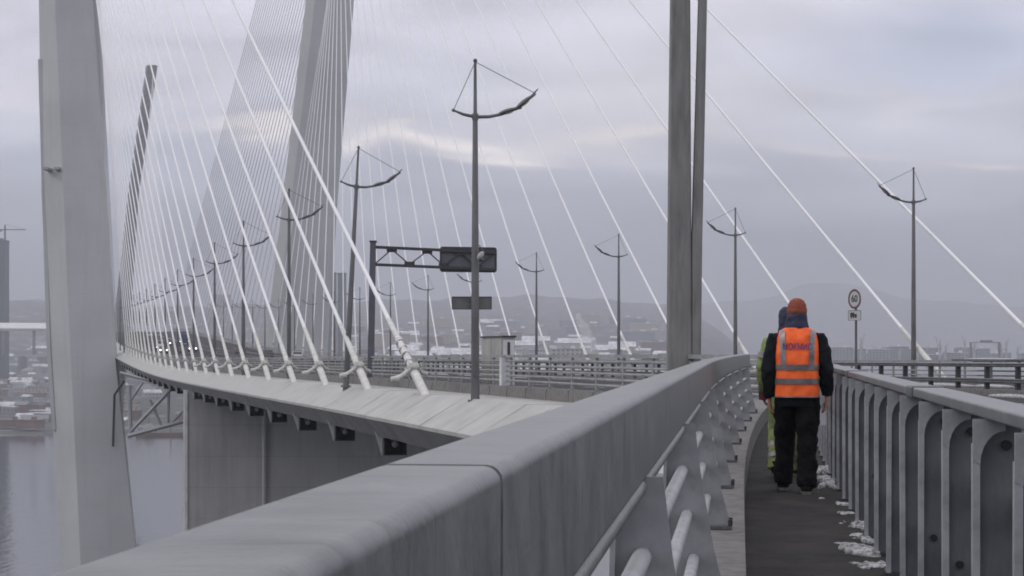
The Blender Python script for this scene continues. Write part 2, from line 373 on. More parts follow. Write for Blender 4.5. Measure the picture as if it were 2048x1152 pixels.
# walkway floor sheet + its slab under it
YW = [-1.5, 0, 2, 4, 6, 8, 10, 12, 14, 16, 18, 20, 22, 24, 26, 28, 30, 32, 34, 36, 38, 40, 44]
grid('walkway', [[Vector((X0(Y)+.03+(XB(Y)+.1-X0(Y)-.03)*k/4, Y, zw(Y))) for k in range(5)] for Y in YW], M['walk'])
sb = MB(); fr = []
for Y in YW[:-1]:
    xa, xb = X0(Y)-.52, XB(Y)+.30
    fr.append([Vector((xa, Y, zw(Y)+.26)), Vector((X0(Y)+.03, Y, zw(Y)+.26)), Vector((X0(Y)+.033, Y, zw(Y)-.01)), Vector((xb, Y, zw(Y)-.012)), Vector((xb, Y, zw(Y)-.5)), Vector((xa, Y, zw(Y)-.5))])
sb.rings(fr); slab = sb.build('walkway_viaduct', M['curb']); tag(slab, 'concrete walkway slab with raised curb strip under the near steel railing', 'walkway slab')
# ---------------------------------------------------------------- bridge deck
QO, QI = 11.5, 12.97
deck = thing('bridge_deck', 'long cable-stayed bridge deck with white sloping edge curving away to the left', 'bridge', tuple(P(28, 60, 0)))
di = Matrix.Translation(-deck.location)
def dpart(mb, name, m, smooth=False, parent=None):
    mb.v = [v-deck.location for v in mb.v]
    return mb.build(name, m, parent or deck, smooth)
Y = 24.; mb = MB()                                     # white edge panels with narrow gaps, on a dark liner
while Y < 1240:
    st = 2.6 if Y < 200 else (6 if Y < 420 else 12); a, b2 = Y+.02, Y+st-.02
    o1, o2 = random.uniform(-.006, .006), random.uniform(-.006, .006)
    pts = [(QI+2.1, -.02), (QI-.05, -.02+o1), (QO, -.93+o2), (QO, -1.06+o2)]
    vs = [P(q, yv, z) for yv in (a, b2) for q, z in pts]
    mb.add(vs, [(0, 1, 5, 4), (1, 2, 6, 5), (2, 3, 7, 6)])
    Y += st
dpart(mb, 'edge_fairing', M['fairing'])
mb = MB()
rings = [[P(QO+.04, y, -.96), P(QI-.02, y, -.045), P(QI+2.3, y, -.05), P(43.9, y, -.06), P(45.7, y, -.95), P(45.0, y, -1.7), P(34, y, -3.1), P(23, y, -3.1), P(13.4, y, -1.75)] for y in ys(24, 1240)]
mb.rings(rings); dpart(mb, 'girder', M['soffit'])
mb = MB()
for y0, y1 in zip(ys(24, 1240), ys(24, 1240)[1:]):
    mb.add([P(QO-.01, y0, -1.05), P(QO+.5, y0, -1.75), P(QO-.01, y1, -1.05), P(QO+.5, y1, -1.75), P(QO+1.8, y0, -1.76), P(QO+1.8, y1, -1.76)], [(0, 1, 3, 2), (1, 4, 5, 3)])
dpart(mb, 'edge_fascia', M['soffit'])
cb = MB()                                             # precast curb under the main railing
Y = 38.
while Y < 420:
    a, b2 = Y+.04, Y+2.36
    cb.hexa([P(14.72, a, -.03), P(15.25, a, -.03), P(15.25, b2, -.03), P(14.72, b2, -.03)], [P(14.75, a, .34), P(15.25, a, .34), P(15.25, b2, .34), P(14.75, b2, .34)])
    Y += 2.4
dpart(cb, 'curb', M['curb'])
cb = MB()
for q0, q1 in ((43.55, 44.1), (31.5, 32.1)):
    for a, b2 in zip(ys(24, 1200), ys(24, 1200)[1:]):
        cb.hexa([P(q0, a, -.03), P(q1, a, -.03), P(q1, b2, -.03), P(q0, b2, -.03)], [P(q0, a, .2), P(q1, a, .2), P(q1, b2, .2), P(q0, b2, .2)])
dpart(cb, 'median_curb', M['curb'])
# anchor housings hanging under the edge
k = 0; proto = None
for k in range(26):
    Yk = 66+12*k+2.5
    if 362 < Yk < 384: continue
    c = P(QO+1.15, Yk, -2.05)-deck.location
    if proto is None:
        mb = MB(); R3 = Matrix.Rotation(TH, 3, 'Z')
        for d, s_ in (((-.42, 0, 0), (.06, .7, .85)), ((.42, 0, 0), (.06, .7, .85)), ((0, 0, -.42), (.9, .7, .05)), ((0, .30, 0), (.9, .06, .85))):
            mb.box(R3 @ Vector(d), s_, R3)
        proto = mb.build('anchor_box', M['dark'], deck, loc=c)
        f = MB().tube([R3 @ Vector((0, -.25, -.02)), R3 @ Vector((0, .3, .1))], .13, 12).ell(R3 @ Vector((0, -.26, -.02)), (.13, .07, .13), rot=R3).build('anchor_head', M['clamp'], proto, True)
        g2 = MB(); 
        vs = [R3 @ Vector(v) for v in ((-.50, -.2, .5), (-.80, -.2, .5), (-.50, -.2, -.45), (-.50, -.14, .5), (-.80, -.14, .5), (-.50, -.14, -.45))]
        g2.add(vs, [(0, 1, 2), (5, 4, 3), (0, 2, 5, 3), (1, 0, 3, 4), (2, 1, 4, 5)]).build('bracket', M['white'], proto)
    else:
        c2 = copy_tree(proto, deck); c2.location = c
# ---------------------------------------------------------------- piers
def pier(y, q0, q1, top, label):
    t = thing('bridge_pier', label, 'pier', (P(q0, y).x, y, WZ))
    mb = MB(); a, b2 = P(q0, y), P(q1, y); d = RY*4.5
    mb.hexa([Vector((a.x, a.y, WZ-1)), Vector((b2.x, b2.y, WZ-1)), Vector((b2.x, b2.y, WZ-1))+d, Vector((a.x, a.y, WZ-1))+d],
            [Vector((a.x, a.y, top)), Vector((b2.x, b2.y, top)), Vector((b2.x, b2.y, top))+d, Vector((a.x, a.y, top))+d])
    mb.v = [v-t.location for v in mb.v]; mb.build('wall', M['pier'], t)
    mb = MB(); c = P(q0+7.2, y-.35); mb.tube([Vector((c.x, c.y, WZ))-t.location, Vector((c.x, c.y, top-.2))-t.location], .2, 10)
    mb.build('drain_pipe', M['pier'], t, True)
    mb = MB(); mb.box((0, 0, 0), (.25, .3, top-WZ-.5)); o = mb.build('corner_trim', M['white'], t); o.location = Vector((a.x+.0, a.y-.02, (top+WZ)/2))-t.location
pier(168, 11.75, 44.6, zd(168)-1.76, 'wide grey concrete pier wall standing under the deck edge in front of the water')
# ---------------------------------------------------------------- pylons
def leg(name, Y, dep, levels, m, parent, origin, cl=3.2):
    mb = MB(); rings = []
    for py, (x0, x1, x2, x3) in levels:
        z = CZ+(HY-py)*Y/F; c = 3.2 if dep > 7 else 1
        f = lambda px, yy: Vector(((px-CX)*yy/F, yy, z))
        rings.append([f(x0, Y+cl), f(x1, Y), f(x2, Y), f(x3, Y+c), f(x3, Y+dep-c), f(x2, Y+dep), f(x1, Y+dep), f(x0, Y+dep-c)])
    mb.rings(rings); mb.v = [v-origin for v in mb.v]
    return mb.build(name, m, parent)
org = Vector((-80, 372, WZ))
pyl = thing('bridge_pylon', 'huge pale concrete pylon whose two legs stand either side of the deck', 'pylon', tuple(org))
lg = leg('leg', 372, 12, [(1330, (131, 170, 287, 291)), (1100, (120, 160, 270, 273)), (705, (97, 141, 229, 234)), (384, (83, 127, 204, 213)), (0, (78, 110, 164, 186)), (-800, (54, 84, 112, 130))], M['conc'], pyl, org, 6.)
tag(lg, 'left pylon leg rising beside the water')
rl = leg('leg', 390, 12, [(1330, (482, 500, 640, 655)), (705, (529, 546, 644, 655)), (384, (567, 585, 665, 676)), (0, (611, 630, 696, 707)), (-731, (664, 680, 728, 740))], M['conc'], pyl, org)
tag(rl, 'right pylon leg behind the lamp posts and white cables')
mb = MB()                                                # ladder duct on the outer edge, from y=118 down
a, b2, c2 = W(79, 118, 377), W(96.5, 700, 377), W(107, 860, 377)
for p, q in ((a, b2), (b2, c2)):
    mb.hexa([q+Vector((-.35, 0, 0)), q+Vector((.5, 0, 0)), q+Vector((.5, 3, 0)), q+Vector((-.35, 3, 0))], [p+Vector((-.35, 0, 0)), p+Vector((.5, 0, 0)), p+Vector((.5, 3, 0)), p+Vector((-.35, 3, 0))])
mb.v = [v-org for v in mb.v]; mb.build('ladder_duct', M['conc'], pyl)
mb = MB()
for px in (97, 119): mb.box(W(px, 339, 374.4)-org, (1.2, 5.2, .5))
mb.build('bracket_pair', M['clamp'], pyl)
mb = MB().tube([W(248, 762, 368)-org, W(229, 790, 370)-org+Vector((0, 0, 0)), W(226, 893, 371)-org], .26, 8)
mb.build('drain_pipe', M['dark'], pyl, True)
org2 = Vector((-260, 1100, WZ))
py2 = thing('bridge_pylon', 'distant hazy pylon beyond the cars, its grey top showing behind white cables', 'pylon', tuple(org2))
tag(leg('leg', 1104, 10, [(900, (205, 212, 235, 240)), (660, (226, 233, 256, 260)), (384, (256, 260, 275, 278)), (130, (292, 296, 311, 315))], M['soffit'], py2, org2), 'far right pylon leg, dark grey')
leg('leg', 1086, 10, [(900, (150, 156, 172, 176)), (660, (132, 138, 156, 162)), (384, (110, 116, 130, 134)), (130, (90, 94, 108, 112))], M['soffit'], py2, org2)
# ---------------------------------------------------------------- stay cables
def legL(zr): return Vector((-91.2-.0497*zr, 376, CZ+zr))
def legR(zr): return Vector((lerp_tab([(-70, -53.5), (0, -48.4), (78.6, -40.5), (160, -36.3)], zr), 394, CZ+zr))
def stay(name, A, T, label, group=None, detail=2, wrapped=False, r=.062, side=-1):
    t = thing(name, label, 'cable', tuple(A), 0, group); d = (T-A).normalized(); Ln = (T-A).length
    a = d.cross(RX).normalized()
    if detail == 0:
        MB().tube([Vector((0, 0, 0)), d*Ln], r, 6, False).build('strand', M['cable'], t, 'all'); return t
    n = 12 if detail == 2 else 8
    MB().tube([d*6.3, d*7.5, d*Ln], [r*1.15, r, r*.95], n).build('strand', M['cable'], t, True)
    MB().tube([d*2.05, d*2.4, d*5.2, d*6.5], [.15, .155, .115, r*1.2], n).build('sleeve', M['cableb'], t, True)
    MB().tube([d*-.3, d*1.9], .172, n+2).build('anchor_pipe', M['cableb'], t, True)
    mb = MB().tube([d*1.72, d*1.76, d*1.80, d*2.08, d*2.12, d*2.2], [.18, .255, .27, .27, .25, .17], n+2)
    for ang in range(0, 360, 60 if detail == 2 else 120):
        v = (RX*math.cos(math.radians(ang))+a*math.sin(math.radians(ang)))*.285; mb.tube([d*1.72+v, d*2.16+v], .04, 6)
    cl = mb.build('clamp', M['clamp'], t, True)
    if detail == 2:
        s1 = d*1.95-RX*.2; e = d*1.6-RX*.72-UP*.10
        MB().tube([s1, s1*.5+e*.5-UP*.02, e], [.10, .08, .07], 8).tube([e+RX*.08, e-RX*.22-UP*.05], [.11, .09], 10).build('damper', M['cableb'], cl, True)
        e2 = d*2.5+RX*.16+UP*.10
        MB().tube([d*1.95+RX*.22, e2], [.09, .08], 8).tube([e2, e2+UP*.16], [.12, .12], 10).build('damper', M['clamp'], cl, True)
        MB().tube([d*1.9+RX*.2, d*1.75+RX*.50-UP*.05], [.10, .08], 8).build('damper', M['clamp'], cl, True)
    if wrapped:
        pts = []
        for i in range(90):
            u = 2.3+2.6*i/89; an = i*.33; rr = .165+.025*math.sin(i*.7)-(u-2.3)*.015
            pts.append(d*u+(RX*math.cos(an)+a*math.sin(an))*rr)
        MB().tube(pts, .016, 5).build('cord', M['dark'], t, True)
        for u, rr in ((2.6, .185), (3.3, .175), (4.4, .165), (4.6, .15)):
            MB().tube([d*u, d*(u+.12)], rr, n).build('tape_band', M['white'], t, True)
    return t
for k in range(25):
    Yk = 64.2+12*k; A = P(QI, Yk, -.05); T = legL(156-2.7*k)+Vector((6.4*(k/24)**2, -2, 0))
    if k == 0: lab = 'nearest white stay cable on the left deck edge, its sleeve wrapped in loose dark cord'
    else: lab = f'{ordn(k)} white stay cable on the left deck edge, counted from the cord-wrapped one'
    if k == 0: lab = lab
    else: lab = lab.replace(ordn(k), ordn(k), 1)
    stay('stay_cable', A, T, lab, 'stay cables along the left deck edge', 2 if k < 9 else 1, k == 0, r=.088)
for k in range(26):
    Yk = 78.2+12*k; A = P(44.3, Yk, .0); T = legR(158-2.7*k)
    lab = 'rightmost white stay cable, crossing behind the right-hand lamp post' if k == 0 else f'{ordn(k)} white stay cable of the far right deck edge, counted leftward from the rightmost'
    stay('stay_cable', A, T, lab, 'stay cables along the right deck edge', 1, r=.088)
for k in range(28):
    Yk = 406+12*k
    stay('stay_cable', P(44.3, Yk), legR(95+2.4*k), 'thin pale cable in the dense fan left of the right pylon leg', 'main span cables of the dense fan', 0, r=.085)
    stay('stay_cable', P(QI, Yk), legL(95+2.4*k)+Vector((5.5, 3, 0)), 'thin far cable of the main span beside the left pylon leg', 'main span cables behind the left pylon leg', 0, r=.08)
for k in range(27):
    Yk = 752+12*k; zr = 178-2.4*k*1.0
    px = 305-(178-zr)*.25*1
    stay('stay_cable', P(44.3, Yk), Vector(((px-CX)*1108/F, 1108, CZ+zr)), 'faint far cable running up to the distant hazy pylon', 'cables of the distant pylon', 0, r=.075)
# ---------------------------------------------------------------- main railings
def rail_run(name, label, q, y0, y1, zt, rails, r, step, m, posth, postw=.07, maxp=100, base=.26, rr=None):
    o = P(q, y0); t = thing(name, label, 'railing', tuple(o))
    pr = MB(); Y = y0; pts = []
    ysm = [y for y in ys(y0, y1)]
    top = MB(); top.sweep([(-.07, -.05), (.07, -.05), (.07, .05), (-.07, .05)], [(P(q, y, zt)-o, RX, UP) for y in ysm]); top.build('top_rail', m, t)
    for z in rails:
        MB().tube([P(q, y, z)-o for y in ysm], r, 6).build('rail', m, t, True)
    n = 0; rest = MB(); pm = None
    while Y < y1:
        if n < maxp:
            if pm is None:
                mb = MB().box((0, 0, (base+posth)/2), (postw, .12, posth-base)).box((0, 0, base+.015), (.24, .24, .03)); pm = mb.build('post', m, t, loc=P(q, Y)-o)
                pm.rotation_euler = (0, 0, TH)
            else:
                c = pm.copy(); S.collection.objects.link(c); c.parent = t; c.location = P(q, Y)-o
        else: rest.box(P(q, Y, (base+posth)/2)-o, (postw, .12, posth-base))
        n += 1; Y += step
    if rest.v: rest.build('post', m, t)['kind'] = 'stuff'
    return t
rail_run('bridge_railing', 'grey steel railing with five bars on the left side of the bridge road', 15.0, 38.5, 420, 1.36, [1.20, 1.03, .86, .69, .52], .042, 2.4, M['railg'], 1.32, base=.34)
rail_run('bridge_railing', 'grey railing along the far right edge of the bridge below the right lamp posts', 43.8, 40, 700, 1.16, [.92, .68, .45], .04, 2.5, M['railg'], 1.12, base=.2)
# median crash barrier: double W-beam on square posts
t = thing('crash_barrier', 'grey steel crash barrier on square posts crossing behind the right walkway rail', 'barrier', tuple(P(31.8, 40)))
o = P(31.8, 40); ysm = ys(40, 420)
for z0, z1 in ((.98, 1.13), (.42, .58)):
    wp = [(-.10, z0), (-.14, z0+.04), (-.10, (z0+z1)/2), (-.14, z1-.04), (-.10, z1), (.10, z1), (.14, z1-.04), (.10, (z0+z1)/2), (.14, z0+.04), (.10, z0)]
    MB().sweep(wp, [(P(31.8, y)-o, RX, UP) for y in ysm]).build('beam', M['galvd'], t)
pm = None
for k in range(95):
    Y = 42+2.0*k
    if pm is None: pm = MB().box((0, 0, .62), (.16, .12, .84)).build('post', M['dark'], t, loc=P(31.8, Y)-o); pm.rotation_euler = (0, 0, TH)
    else: c = pm.copy(); S.collection.objects.link(c); c.parent = t; c.location = P(31.8, Y)-o
mb = MB()                                           # snow lying along the median and beyond
for q, w0 in ((34.2, .8), (30.9, .35), (41.5, .5)):
    Y = 46
    while Y < 150:
        ln = random.uniform(3, 9); c = P(q+random.uniform(-.3, .3), Y, .0); mb.ell(c, (w0*random.uniform(.5, 1.2), ln*.5, .10), 10, 6, Matrix.Rotation(TH, 3, 'Z')); Y += ln+random.uniform(0, 2)
tag(mb.build('snow', M['snow'], smooth='all'), 'grey snow lying along the road beyond the crash barrier', 'snow', kind='stuff')
# ---------------------------------------------------------------- lamps
def arc_arm(sgn):
    pts = [(-.72, .19), (-.4, .07), (0, 0), (.45, .02), (.9, .12), (1.3, .29), (1.65, .52), (1.9, .76), (2.1, .98)]
    return [RX*(sgn*a)+UP*(9.2+b) for a, b in pts]
def lamp(sgn, label):
    t = thing('street_lamp', label, 'street lamp')
    MB().tube([(0, 0, -.3), (0, 0, 4.5), (0, 0, 9.2), (0, 0, 9.3), (0, 0, 11.0)], [.145, .118, .082, .062, .045], 12).tube([(0, 0, 9.1), (0, 0, 9.3)], .105, 12).ell((0, 0, 11.02), (.07, .07, .07)).build('pole', M['lamp'], t, True)
    MB().tube([(0, 0, -.05), (0, 0, .05)], .24, 14).build('base_flange', M['lamp'], t, True)
    MB().box((0, -.15, 1.0), (.14, .03, .4)).build('hatch', M['galvd'], t)
    arm = arc_arm(sgn)
    am = MB().tube(arm, [.03, .05, .06, .055, .05, .045, .04, .035, .02], 8).build('arm', M['lamp'], t, True)
    MB().ell(arm[0], (.06, .06, .06)).build('end_cap', M['lamp'], am, True)
    for i in (4, 6):
        p = arm[i]*.5+arm[i+1]*.5 if i == 4 else arm[i]; d = (arm[i+1]-arm[i-1]).normalized(); u = d.cross(RY).normalized(); u = u if u.z > 0 else -u
        rot = Matrix((d, RY, u)).transposed()
        l = MB().ell(p+u*.03, (.33, .15, .075), 14, 8, rot).tube([p+d*.22+u*.02, p+d*.48], [.055, .03], 8).build('luminaire', M['lamp'], t, True)
        MB().ell(p-u*.03, (.20, .11, .045), 12, 6, rot).build('lens', M['lens'], l, True)
    MB().tube([Vector((0, 0, 10.98)), arm[-2]*.6+arm[-1]*.4], .013, 5).build('tie_wire', M['lamp'], t)
    MB().tube([Vector((0, 0, 10.98)), arm[0]], .013, 5).build('tie_wire', M['lamp'], t)
    return t
pl = None; LY = [56.6+24*k for k in range(15)]
for k, Y in enumerate(LY):
    lab = 'nearest tall grey street lamp in mid picture, carrying a dark plate low on its pole' if k == 0 else f'{ordn(k)} street lamp of the left-hand row, counted from the big near one in mid picture'
    if pl is None: pl = o = lamp(1, lab)
    else: o = copy_tree(pl); o['label'] = lab
    o['group'] = 'street lamps along the left side of the road'
    o.location = P({0: 13.0, 1: 12.75, 2: 13.25}.get(k, 13.05), Y, -.1 if k == 0 else (0 if k == 1 else .4))
    if k == 1: o.rotation_euler = (0, math.radians(3.0), 0)
pr = None
for k in range(18):
    Y = 93.6+24.7*k
    lab = 'rightmost street lamp, standing above the snowy ledge at the right of the road' if k == 0 else f'{ordn(k)} street lamp of the right-hand row, counted leftward from the rightmost one'
    if pr is None: pr = o = lamp(-1, lab)
    else: o = copy_tree(pr); o['label'] = lab
    o['group'] = 'street lamps along the right side of the road'
    o.location = P(44.2, Y, .45)
# plates and floodlight on nearest lamp (things hung on it)
b0 = P(13.0, 56.6)
R3 = Matrix.Rotation(TH*.3, 3, 'Z')
def rbox(mb, c, wx, wy, wz, r=.08, rot=None):
    ring = []
    for cx, cz, a0 in ((wx/2-r, wz/2-r, 0), (-wx/2+r, wz/2-r, 90), (-wx/2+r, -wz/2+r, 180), (wx/2-r, -wz/2+r, 270)):
        for s_ in range(0, 91, 30):
            ring.append((cx+r*math.cos(math.radians(a0+s_)), cz+r*math.sin(math.radians(a0+s_))))
    f = lambda y: [Vector(c)+(rot @ Vector((x, y, z)) if rot is not None else Vector((x, y, z))) for x, z in ring]
    return mb.rings([f(-wy/2), f(wy/2)])
c = W(943.5, 606, 56.85)
sg = thing('road_plate', 'dark rectangular plate seen from behind, fixed low on the nearest left lamp pole', 'sign', tuple(c))
rbox(MB(), (0, .03, 0), 1.30, .02, .42, .03).build('plate', M['signgreen'], sg)
mb = MB()
for a in ((-.635, 0, .02, .42), (.635, 0, .02, .42)): mb.box((a[0], .01, a[1]), (a[2], .04, a[3]-.04))
for z in (-.2, .2): mb.box((0, .01, z), (1.3, .04, .02))
mb.build('rim', M['dark'], sg)
MB().box((0, -.1, .1), (.34, .06, .04)).box((0, -.1, -.1), (.34, .06, .04)).build('clamp', M['galvd'], sg)
c = W(960, 513, 56.3)
fl = thing('floodlight', 'small pale floodlight strapped to the nearest left lamp pole in front of the gantry panel', 'light', tuple(c))
MB().ell((.02, -.02, .03), (.09, .07, .16), rot=Matrix.Rotation(.6, 3, 'Y')).build('housing', M['galvl'], fl, True)
MB().tube([(-.16, 0, .2), (-.02, 0, .36), (.12, 0, .18), (.05, 0, .06)], .022, 6).build('bracket', M['lamp'], fl, True)
MB().ell((.03, -.03, -.12), (.075, .06, .05)).build('lens', M['glass'], fl, True)
# ---------------------------------------------------------------- twin mast behind the near rail
Ym = 43.; o = W(1370, 735, Ym)-UP*1.2
t = thing('steel_mast', 'tall weathered steel mast splitting into a thick and a thin column, right of centre', 'mast', tuple(o))
def col8(levels, depth, ch):
    mb = MB(); rg = []
    for py, a, b2 in levels:
        p, q = W(a, py, Ym)-o, W(b2, py, Ym)-o; h = depth/2
        rg.append([p+Vector((0, ch, 0)), p+Vector((ch, 0, 0)), q+Vector((-ch, 0, 0)), q+Vector((0, ch, 0)), q+Vector((0, depth-ch, 0)), q+Vector((-ch, depth, 0)), p+Vector((ch, depth, 0)), p+Vector((0, depth-ch, 0))])
    return mb.rings(rg)
col8([(840, 1335, 1384), (720, 1336, 1384), (480, 1338, 1383), (240, 1340, 1382), (0, 1343, 1381), (-500, 1350, 1380)], .5, .035).build('thick_column', M['mast'], t)
col8([(840, 1384.5, 1402), (720, 1384.5, 1402), (480, 1384.5, 1405), (240, 1391, 1410), (0, 1398, 1414.5), (-500, 1414, 1426)], .3, .03).build('thin_column', M['mast'], t)
# ---------------------------------------------------------------- gantry
Yg = 87.; o = W(741, 790, Yg); t = thing('sign_gantry', 'dark cantilever sign gantry with trussed arm over the road, left of the nearest lamp', 'gantry', tuple(o))
mb = MB()
rg = []
for py, w0 in ((800, .34), (722, .32), (485, .28)):
    px = 740.5+(800-py)*.018; c = W(px, py, Yg)-o; w1 = w0/2*1.0
    rg.append([c+Vector((-w1, -w1, 0)), c+Vector((w1, -w1, 0)), c+Vector((w1, w1, 0)), c+Vector((-w1, w1, 0))])
mb.rings(rg).build('column', M['signback'], t)
MB().box(W(746.3, 483, Yg)-o, (.36, .36, .08)).build('cap', M['dark'], t)
def ga(u, z): return W(746, 705, Yg)+RX*u+UP*z-o
zt0, zt1, zb0, zb1 = (705-494)*Yg/F, 5.06, (705-529)*Yg/F, 4.20
ct = lambda u: zt0+(zt1-zt0)*u/6.3
cbt = lambda u: zb0+(zb1-zb0)*u/6.3
mb = MB(); mb.sweep([(-.07, -.07), (.07, -.07), (.07, .07), (-.07, .07)], [(ga(u, ct(u)), RY, UP) for u in (.1, 6.3)]); mb.build('top_chord', M['dark'], t)
mb = MB(); mb.sweep([(-.07, -.07), (.07, -.07), (.07, .07), (-.07, .07)], [(ga(u, cbt(u)), RY, UP) for u in (.1, 6.3)]); mb.build('bottom_chord', M['dark'], t)
zig = [(.15, 0), (.95, 1), (1.85, 0), (2.75, 1), (3.6, 0), (4.5, 1), (5.3, 0), (6.15, 1)]
for (a, s1), (b2, s2) in zip(zig, zig[1:]):
    MB().tube([ga(a, ct(a)-.08 if s1 else cbt(a)+.08), ga(b2, ct(b2)-.08 if s2 else cbt(b2)+.08)], .035, 6).build('brace', M['dark'], t)
for a, s1 in zig[1:-1]:
    z = ct(a)-.12 if s1 else cbt(a)+.12
    mb = MB().box(ga(a, z), (.52, .02, .2), Matrix.Rotation(TH, 3, 'Z')); mb.build('gusset_plate', M['dark'], t)
RG = Matrix.Rotation(TH, 3, 'Z')
pc = ga(4.9, (ct(4.9)+cbt(4.9))/2+.02)+RY*.14
pn = rbox(MB(), pc, 2.95, .05, 1.28, .14, RG).build('sign_panel', M['signback'], t)
mb = MB()
for z in (-.57, .57): mb.box(pc+RG @ Vector((0, -.05, z)), (2.8, .05, .09), RG)
for x in (-1.42, 1.42): mb.box(pc+RG @ Vector((x, -.052, 0)), (.06, .05, 1.02), RG)
mb.build('panel_frame', M['dark'], pn)
# ---------------------------------------------------------------- cabinets
a = P(15.52, 63.4, 0); t = thing('equipment_cabinet', 'tall beige two-door metal cabinet behind the bridge railing, right of the nearest lamp', 'cabinet', tuple(a), TH)
MB().box((.23, 1.6, 1.03), (.46, 3.2, 2.06)).build('body', M['cab'], t)
MB().box((.23, 1.6, 2.08), (.56, 3.3, .06)).build('roof', M['dark'], t)
for y in (.8, 2.4): MB().box((-.012, y, 1.05), (.03, 1.5, 1.85)).box((-.02, y+.5, 1.05), (.05, .05, .2)).build('door', M['cab'], t)
MB().box((.23, -.006, 1.5), (.10, .03, .75)).build('vent', M['dark'], t)
MB().box((.23, -.004, 1.0), (.42, .012, 1.9)).build('end_panel', M['cabl'], t)
a = P(14.80, 60.6, .34); t = thing('utility_box', 'small pale grey utility box on the curb in front of the beige cabinet', 'box', tuple(a), TH)
MB().box((.2, .15, .5), (.40, .3, 1.0)).build('body', M['cabl'], t); MB().box((.2, .15, 1.02), (.46, .36, .04)).build('lid', M['cab'], t)
MB().box((.2, -.006, .52), (.33, .012, .85)).build('door', M['cabl'], t)
# ---------------------------------------------------------------- speed sign
def text_mesh(name, s, size, m, parent, mtx, ext=.003, align='CENTER'):
    c = bpy.data.curves.new(name, 'FONT'); c.body = s; c.size = size; c.extrude = ext; c.align_x = align; c.align_y = 'CENTER'; c.resolution_u = 3; c.offset = size*.012
    o = bpy.data.objects.new(name, c); S.collection.objects.link(o); dg = bpy.context.evaluated_depsgraph_get()
    me = bpy.data.meshes.new_from_object(o.evaluated_get(dg)); bpy.data.objects.remove(o)
    me.transform(mtx); me.materials.clear(); me.materials.append(m)
    o = bpy.data.objects.new(name, me); S.collection.objects.link(o); o.parent = parent; return o
Yq = 64.; o = W(1712, 790, Yq)
t = thing('speed_sign', 'round red-rimmed speed limit sign on a thin pole above the right walkway rail', 'sign', tuple(o), math.radians(-62))
hz = W(1714, 598, Yq).z-o.z
MB().tube([(0, 0, 0), (0, 0, hz+.2)], .045, 8).build('pole', M['lamp'], t, True)
def disc(r0, r1, y0, y1, n=40):
    mb = MB(); rg = []
    f = lambda r, y: [Vector((r*math.cos(2*PI*i/n), y, hz+r*math.sin(2*PI*i/n))) for i in range(n)]
    if r0 == 0: return mb.rings([f(r1, y0), f(r1, y1)])
    R = [f(r0, y0), f(r1, y0), f(r1, y1), f(r0, y1), f(r0, y0)]; return mb.rings(R, False)
d0 = disc(0, .36, -.07, -.05).build('disc', M['signw'], t)
disc(.285, .362, -.074, -.068).build('red_ring', M['signr'], d0)
mt = Matrix.Translation((0, -.076, hz-.0)) @ Matrix.Rotation(PI/2, 4, 'X')
text_mesh('number', '60', .36, M['signk'], d0, mt)
p = rbox(MB(), (0, -.06, hz-.60), .72, .02, .36, .03).build('lower_plate', M['signw'], t)
mb = MB().box((-.12, -.075, hz-.57), (.22, .01, .15)).box((.07, -.075, hz-.60), (.12, .01, .10))
for x in (-.18, -.05, .08): mb.tube([(x, -.08, hz-.67), (x, -.07, hz-.67)], .035, 10)
mb.build('truck_symbol', M['signk'], p)
mb = MB()
for x, s_ in ((-.358, .01), (.358, .01)): mb.box((x, -.074, hz-.6), (.012, .006, .34))
for z in (-.42, -.78): mb.box((0, -.074, hz+z), (.70, .006, .012))
mb.build('plate_border', M['signk'], p)
# snow-covered ledge beside right lamp
c = P(43.2, 84, 1.2); t = thing('parapet_cap', 'light snow-topped ledge on the far railing below the rightmost lamp', 'ledge', tuple(c), TH)
MB().box((0, 0, 0), (1.3, 5.0, .10)).build('slab', M['galvd'], t); 
mb = MB().ell((0, 0, .05), (.6, 2.3, .07)); mb.build('snow_cap', M['snow'], t, 'all')
# ---------------------------------------------------------------- near left railing
def frame0(Y, f=X0):
    e = .05; tx = f(Y+e)-f(Y-e); tn = Vector((tx, 2*e, .003*2*e)).normalized(); A = Vector((tn.y, -tn.x, 0)).normalized()
    return Vector((f(Y), Y, zw(Y))), A, tn
rail = thing('walkway_railing', 'wide grey steel handrail on pipes and plate posts, running away from the lower left corner', 'railing', (0, 0, 0))
def rprof(a0, a1, z0, z1, r, n=5):
    pts = []
    for cx, cz, st in ((a1-r, z1-r, 0), (a0+r, z1-r, 90), (a0+r, z0+r, 180), (a1-r, z0+r, 270)):
        for k in range(n+1):
            an = math.radians(st+90*k/n); pts.append((cx+r*math.cos(an), cz+r*math.sin(an)))
    return pts
prof = rprof(-.374, -.240, 1.055, 1.28, .017, 4)
segs = [(-1.4, 1.738), (1.756, 8.15), (8.16, 14.55), (14.56, 20.95), (20.96, 27.35), (27.36, 32.1)]
for a, b2 in segs:
    n = max(2, int((b2-a)/.6)); fr = []
    for i in range(n+1):
        y = a+(b2-a)*i/n; p, A, tn = frame0(y); fr.append((p, A, UP))
    o_ = MB().sweep(prof, fr).build('top_rail', M['galv'], rail, True); o_.modifiers.new('wn', 'WEIGHTED_NORMAL').keep_sharp = True
MB().sweep(rprof(-.347, -.256, 1.07, 1.264, .02), [frame0(1.70)[:2]+(UP,), frame0(1.80)[:2]+(UP,)]).build('joint_sleeve', M['black'], rail, True)
yl2 = [-1.4+.8*i for i in range(42)]
for h, xo, r in ((.366, -.262, .021), (.55, -.255, .026), (.747, -.235, .026), (.944, -.205, .026)):
    MB().tube([frame0(y)[0]+frame0(y)[1]*xo+UP*(CZ-h) for y in yl2 if y < 32], r, 12).build('pipe', M['galvl'] if r > .022 else M['galv'], rail, True)
pm = None
